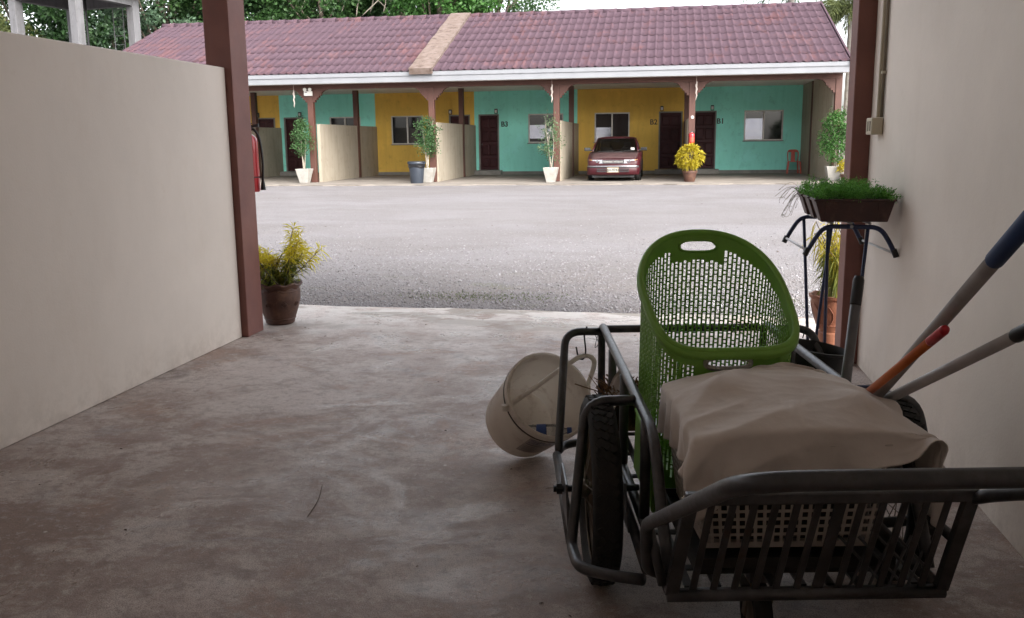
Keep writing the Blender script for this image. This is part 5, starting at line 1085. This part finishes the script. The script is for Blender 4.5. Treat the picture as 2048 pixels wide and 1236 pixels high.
# ---- cloth over the basket: small position-based drape
def drape():
    nu, nv = 78, 66; U0, U1, V0, V1 = .38, 1.29, 2.15, 2.775; g = np.random.default_rng(8)
    uu, vv = np.meshgrid(np.linspace(U0, U1, nu), np.linspace(V0, V1, nv)); rot = .10; cu, cv = (U0+U1)/2, (V0+V1)/2
    X = np.stack([cu+(uu-cu)*math.cos(rot)-(vv-cv)*math.sin(rot), cv+(uu-cu)*math.sin(rot)+(vv-cv)*math.cos(rot), .80+.02*np.sin(uu*14+vv*6)*np.sin(vv*11-uu*5+.6)+g.normal(size=uu.shape)*.004], -1)
    X0 = X.copy(); rest_u, rest_v = (U1-U0)/(nu-1)*1.015, (V1-V0)/(nv-1)*1.015; Vv = np.zeros_like(X); dt = 1/60
    def con(a, b_, L, k):
        d = b_-a; l = np.linalg.norm(d, axis=-1, keepdims=True)+1e-9; c = d*(1-L/l)*.5*k; a += c; b_ -= c
    def hgt(u, v): return .622+.095*np.clip(1-((u-.80)/.40)**2, 0, 1)*np.clip(1-((v-2.58)/.42)**2, 0, 1)+.03*np.exp(-((u-.62)**2+(v-2.52)**2)/.006)+.025*np.exp(-((u-.98)**2+(v-2.40)**2)/.005)
    for it in range(170):
        prev = X.copy(); Vv *= .965; Vv[..., 2] -= 9.8*dt*.6; X = X+Vv*dt
        for k in range(12):
            for o in (0, 1):
                con(X[:, o:-1:2], X[:, o+1::2][:, :X[:, o:-1:2].shape[1]], rest_u, 1.); con(X[o:-1:2], X[o+1::2][:X[o:-1:2].shape[0]], rest_v, 1.)
            for oi_ in (0, 1):
                a, b_ = X[oi_:-1:2, :-1], X[oi_+1::2, 1:][:X[oi_:-1:2, :-1].shape[0]]; con(a, b_, math.hypot(rest_u, rest_v), .35)
                a, b_ = X[oi_:-1:2, 1:], X[oi_+1::2, :-1][:X[oi_:-1:2, 1:].shape[0]]; con(a, b_, math.hypot(rest_u, rest_v), .35)
            if k % 3 == 0:
                for o in range(4): con(X[:, o:-2:4], X[:, o+2::4][:, :X[:, o:-2:4].shape[1]], 2*rest_u, .05); con(X[o:-2:4], X[o+2::4][:X[o:-2:4].shape[0]], 2*rest_v, .05)
            # basket solid
            u, v, z = X[..., 0], X[..., 1], X[..., 2]; H = hgt(u, v); bu0, bu1, bv0, bv1 = .485, 1.045, 2.252, 2.75
            ins = (u > bu0) & (u < bu1) & (v > bv0) & (v < bv1) & (z < H)
            pz = H-z; pu0 = u-bu0; pu1 = bu1-u; pv0 = v-bv0; P4 = np.stack([pz, pu0, pu1, pv0], 0); mi = P4.argmin(0)
            z[ins & (mi == 0)] = H[ins & (mi == 0)]; u[ins & (mi == 1)] = bu0; u[ins & (mi == 2)] = bu1; v[ins & (mi == 3)] = bv0
            fr = ins & (mi == 0); X[..., :2][fr] = .12*X[..., :2][fr]+.88*prev[..., :2][fr]
            hv = (v > 2.768) & (z < .80) & (u > .46) & (u < .95); v[hv] = 2.768
            # rails and the panel rail as capsules
            for (cu_, ax, cc_, cz_, r_) in ((0, 'u', .42, .596, .026), (0, 'u', 1.11, .606, .026), (0, 'u', 1.22, .575, .055), (1, 'v', 2.085, .544, .028)):
                q = u if ax == 'u' else v; dq, dz = q-cc_, z-cz_; l = np.hypot(dq, dz); hit = l < r_; s_h = np.where(hit, r_/np.maximum(l, 1e-5), 1); q[hit] = (cc_+dq*s_h)[hit]; z[hit] = (cz_+dz*s_h)[hit]
            z[z < .27] = .27
        Vv = (X-prev)/dt; Vv = np.clip(Vv, -1.5, 1.5)
    return X, nu, nv
Xc, nu, nv = drape()
def crumple(X, nu, nv):
    from mathutils import noise as mn
    # refine the grid twice, then push creases out along the normal
    def up(A):
        B = np.zeros((A.shape[0]*2-1, A.shape[1]*2-1, 3)); B[::2, ::2] = A; B[1::2, ::2] = (A[:-1]+A[1:])/2; B[:, 1::2] = (B[:, :-2:2]+B[:, 2::2])/2; return B
    X = up(X); nv, nu = X.shape[:2]
    for _ in range(2): X[1:-1, 1:-1] = (X[1:-1, 1:-1]*2+X[:-2, 1:-1]+X[2:, 1:-1]+X[1:-1, :-2]+X[1:-1, 2:])/6
    N = np.cross(np.gradient(X, axis=1), np.gradient(X, axis=0)); N /= np.linalg.norm(N, axis=-1, keepdims=True)+1e-9
    if N[..., 2].mean() < 0: N = -N
    S, T = np.meshgrid(np.linspace(0, 1, nu), np.linspace(0, 1, nv)); P = np.stack([S*.78, T*.64], -1); H = np.zeros((nv, nu))
    # long tension folds: (start, end, height, width)
    for (a, b_, h, wd) in (((.27, .47), (.10, .30), .028, .030), ((.27, .47), (.42, .40), .020, .034), ((.42, .40), (.64, .38), .018, .030), ((.64, .38), (.74, .22), .026, .026), ((.64, .38), (.72, .52), .016, .03),
                          ((.02, .10), (.30, .20), .030, .024), ((.03, .22), (.22, .27), .022, .020), ((.05, .02), (.34, .09), .026, .02), ((.02, .36), (.13, .44), .022, .018), ((.34, .24), (.32, .06), .012, .012), ((.50, .30), (.48, .10), .010, .016), ((.60, .26), (.62, .05), .012, .014), ((.44, .56), (.58, .52), .008, .014), ((.36, .50), (.50, .47), .007, .014)):
        a, b_ = np.array(a), np.array(b_); d = b_-a; L = np.linalg.norm(d); d = d/L; q = P-a; t = q @ d; tc_ = np.clip(t, 0, L); dist = np.linalg.norm(q-tc_[..., None]*d, axis=-1)
        H += h*.5*np.exp(-(dist/(wd*1.25))**1.4)*(1-.45*np.clip(tc_/L, 0, 1))
    for j in range(nv):
        for i in range(nu):
            p = Vector((P[j, i, 0]*7, P[j, i, 1]*9, 1.3)); r1 = 1-abs(mn.noise(p)); r2 = 1-abs(mn.noise(p*2.3+Vector((5, 1, 2)))); H[j, i] += .0016*r1**4+.0012*r2**4+.0004*mn.noise(p*7)
    H += .014*np.sin(P[..., 1]*52+2*P[..., 0])*np.clip((.10-P[..., 0])/.10, 0, 1)+.010*np.sin(P[..., 0]*46)*np.clip((.08-P[..., 1])/.08, 0, 1)
    X = X+N*(H-.006)[..., None]; return X, nu, nv
Xc, nu, nv = crumple(Xc, nu, nv)
cl = uthing('cloth_cover', 'crumpled beige cloth draped over the pale basket in the cart', 'cloth', .78, 2.42, .50)
F = [(j*nu+i, j*nu+i+1, (j+1)*nu+i+1, (j+1)*nu+i) for j in range(nv-1) for i in range(nu-1)]
o = np_part('sheet', Xc.reshape(-1, 3), F, 'cloth_beige', cl, smooth=True); md = o.modifiers.new('s', 'SOLIDIFY'); md.thickness = .002; md.offset = 1

# ---- broom and mop handles
def stick(name, label, cat, a, c, r, mat, tipmat=None, tiplen=.1, ext=.0, collar=None, tipr=1.15):
    a, c = np.array(a), np.array(c); d = (c-a)/np.linalg.norm(c-a); a2 = a-d*ext; e = uthing(name, label, cat, *a2)
    pole = MB().tube([a2, c-d*(tiplen if tipmat else 0)], r, 16).build('pole', mat, e, smooth=True)
    if tipmat: MB().tube([c-d*tiplen, c-d*(tiplen-.006), c-d*.012, c], [r*1.02, r*tipr, r*tipr, r*.8], 16).build('grip', tipmat, e, smooth=True)
    if collar: MB().tube([a+d*collar[1], a+d*(collar[1]+collar[2])], r*1.2, 14).build('collar', collar[0], e, smooth=True)
    return e
stick('broom', 'grey broom handle with blue grip leaning out of the cart', 'broom', (1.145, 2.76, .565), (.975, 1.66, 1.26), .0165, 'stick_grey', 'grip_blue', .21, .2, ('grip_blue', .05, .07))
stick('broom', 'orange handle with red tip leaning between the grey handles', 'broom', (1.105, 2.74, .590), (.988, 1.985, .977), .0118, 'stick_orange', 'stick_red', .11, .22, tipr=1.0)
stick('mop', 'pale grey mop handle with black end reaching the right picture edge', 'mop', (1.15, 2.76, .560), (1.224, 2.03, .975), .0155, 'stick_pale', 'black_plastic', .09, .2)
stick('mop', 'upright dark grey mop handle with black grip before the blue stand', 'mop', (1.085, 2.80, .60), (1.150, 2.90, .960), .0165, 'stick_dark', 'black_plastic', .095, .28, tipr=1.08)
MB()
# ---- black pail hung on the right far guard
e = uthing('black_pail', 'black plastic pail hanging behind the green hamper', 'bucket', 1.20, 3.56, .25)
MB().lathe([(.11, 0), (.115, .01), (.137, .33), (.142, .335), (.142, .35), (.135, .352), (.13, .335), (.108, .02), (.0001, .015)], 32, (1.20, 3.56, .23), Matrix.Rotation(R_(8), 4, 'Y')).build('body', 'black_plastic', e, auto=40)
MB().tube(bz([(1.13, 3.52, .62), (1.17, 3.55, .665), (1.215, 3.6, .63), (1.22, 3.62, .60)], 6), .0025, 6).build('wire_hook', 'black_paint', e)
# ---- straw broom head, rag and teal post in the cart behind the left wheel
e = uthing('straw_broom', 'brown straw broom head lying in the cart behind the left wheel', 'broom', .50, 3.5, .27)
g = np.random.default_rng(9); m = MB()
for k in range(260):
    a = np.array([.47+g.normal()*.03, 3.50+g.normal()*.05, .30+.02*g.random()]); m.tube([a, a+np.array([g.normal()*.02-.01, g.normal()*.03-.05, .10]), a+np.array([g.normal()*.035-.02, g.normal()*.04-.09, .15+.02*g.random()])], .0022, 4)
tag(m.build('bristles', 'straw', e), kind='stuff'); MB().box(.43, .53, 3.44, 3.60, .27, .31).build('binding', 'straw', e, bevel=.01)
e = uthing('grey_rag', 'grey rag lying on the straw broom behind the left wheel', 'rag', .46, 3.42, .50)
m = MB(); n = 14; V = []
for j in range(n):
    for i in range(n): a, c = i/(n-1)-.5, j/(n-1)-.5; V.append((.455+a*.15, 3.40+c*.18, .535-.9*(abs(a)**2)-.3*c*c+.014*math.sin(a*19+c*7)+.012*math.sin(c*23)))
m.add(V, [(j*n+i, j*n+i+1, (j+1)*n+i+1, (j+1)*n+i) for j in range(n-1) for i in range(n-1)]); m.build('sheet', 'rag_grey', e, smooth=True, solid=.003, sub=1)
e = uthing('teal_board', 'teal plastic board standing inside the left cart rail', 'board', .44, 3.3, .27)
MB().box(.442, .450, 3.20, 3.38, .271, .53).build('panel', 'teal_plastic', e, bevel=.003)

# ---- white pail hanging at the left with a bottle inside
Pn = Vector((.36, -.74, .57)).normalized(); PC = Vector((.196, 3.75, .337)); Hp, Rt, Rb = .36, .196, .168
zx = Vector((0, 0, 1)); rotq = zx.rotation_difference(Pn); MP = Matrix.Translation(PC) @ rotq.to_matrix().to_4x4()
pail = uthing('paint_pail', 'dirty white plastic pail hanging tilted from a hook on the cart', 'bucket', *(PC-Pn*Hp))
bd = MB().lathe([(.0001, -Hp), (Rb-.02, -Hp), (Rb, -Hp+.015), (Rt-.006, -.055), (Rt-.006, -.04), (Rt, -.035), (Rt, 0), (Rt-.010, .004), (Rt-.014, 0), (Rt-.014, -.05), (Rb-.012, -Hp+.02), (.0001, -Hp+.012)], 56, (0, 0, 0), MP, False, False).build('body', 'pail_plastic', pail, auto=35)
MB().lathe([(Rt-.004, -.047), (Rt+.001, -.045), (Rt+.001, -.0365), (Rt-.004, -.036)], 56, (0, 0, 0), MP, False, False).build('groove_band', 'pail_band', bd, auto=30)
# bail: pivots on opposite sides, raised to the hook
pv = Vector((.0145, 3.60, .352)); loc_p = MP.inverted() @ pv; ap = math.atan2(loc_p.y, loc_p.x)
p0 = MP @ Vector(((Rt+.008)*math.cos(ap), (Rt+.008)*math.sin(ap), -.03)); p1 = MP @ Vector((-(Rt+.008)*math.cos(ap), -(Rt+.008)*math.sin(ap), -.03)); hk = Vector((.338, 3.73, .512))
P = bz([p0, p0*.62+hk*.38+Vector((0, -.03, .012)), p0*.22+hk*.78+Vector((0, -.02, .015)), hk, hk*.72+p1*.28+Vector((.04, .0, .01)), p1], 7); MB().tube(P, .0105, 10).build('bail', 'pail_plastic', pail, smooth=True)
for q in (p0, p1): MB().lathe([(.018, -.012), (.018, .012)], 14, tuple(q), None, True, True).build('pivot', 'pail_plastic', pail)
MB().tube(bz([(.352, 3.75, .632), (.340, 3.74, .60), (.345, 3.73, .53), (.335, 3.73, .498), (.315, 3.73, .505), (.305, 3.73, .55)], 6), .0035, 6).build('hook', 'black_paint', pail, smooth=True)
MB().tube(bz([(.385, 3.75, .60), (.40, 3.745, .56), (.385, 3.74, .545), (.40, 3.74, .60), (.415, 3.74, .55)], 5), .0015, 5).build('wire_tie', 'black_paint', pail)
# printed label on the side facing down-right
dn = MP.inverted().to_3x3() @ Vector((-.02, -.42, -.9)); al = math.atan2(dn.y, dn.x)
def lab(a0, a1, z0, z1, off, mat, name):
    m = MB(); n = 12; V = []
    for z in (z0, z1):
        for k in range(n): a = al+a0+(a1-a0)*k/(n-1); r = np.interp(z, [-Hp+.015, -.055], [Rb, Rt-.006])+off; V.append(tuple(MP @ Vector((r*math.cos(a), r*math.sin(a), z))))
    m.add(V, [(k, k+1, n+k+1, n+k) for k in range(n-1)]); m.build(name, mat, bd)
lab(-.42, .42, -.25, -.065, .0012, 'print_grey', 'label'); lab(-.38, .38, -.125, -.07, .0024, 'pail_print', 'label_picture'); lab(-.38, .05, -.142, -.134, .0024, 'print_dark', 'label_line')
for k in range(5): lab(-.36, -.05+.05*(k % 2), -.165-.017*k, -.161-.017*k, .0024, 'print_dark', 'label_line')
# mark inside the rim
m = MB()
for a0, z0, a1, z1 in ((2.55, -.10, 2.55, -.14), (2.55, -.14, 2.62, -.14), (2.68, -.09, 2.70, -.14)):
    P = []
    for t in np.linspace(0, 1, 5): a = a0+(a1-a0)*t; z = z0+(z1-z0)*t; r = np.interp(z, [-Hp+.02, -.05], [Rb-.012, Rt-.014])-.001; P.append(MP @ Vector((r*math.cos(a+.5), r*math.sin(a+.5), z)))
    m.tube(P, .003, 4)
m.build('stencil_mark', 'print_dark', bd)
bt_ = uthing('plastic_bottle', 'clear plastic bottle with blue label lying in the pail', 'bottle', .20, 3.62, .20)
axb = Vector((.95, -.10, .05)).normalized(); lowp = MP @ (Vector((math.cos(al), math.sin(al), 0))*(Rt-.062)+Vector((0, 0, -.085)))
Mb_ = Matrix.Translation(lowp-axb*.11) @ zx.rotation_difference(axb).to_matrix().to_4x4()
MB().lathe([(.0001, .004), (.026, 0), (.031, .012), (.030, .05), (.0315, .06), (.030, .07), (.0315, .12), (.031, .15), (.022, .18), (.0125, .195), (.0125, .21)], 24, (0, 0, 0), Mb_, False, True).build('body', 'bottle_plastic', bt_, smooth=True)
MB().lathe([(.0322, .075), (.0322, .115)], 24, (0, 0, 0), Mb_, False, False).build('label', 'bottle_blue', bt_, smooth=True); MB().lathe([(.015, .205), (.015, .222), (.013, .224)], 16, (0, 0, 0), Mb_, True, True).build('cap', 'bottle_blue', bt_)
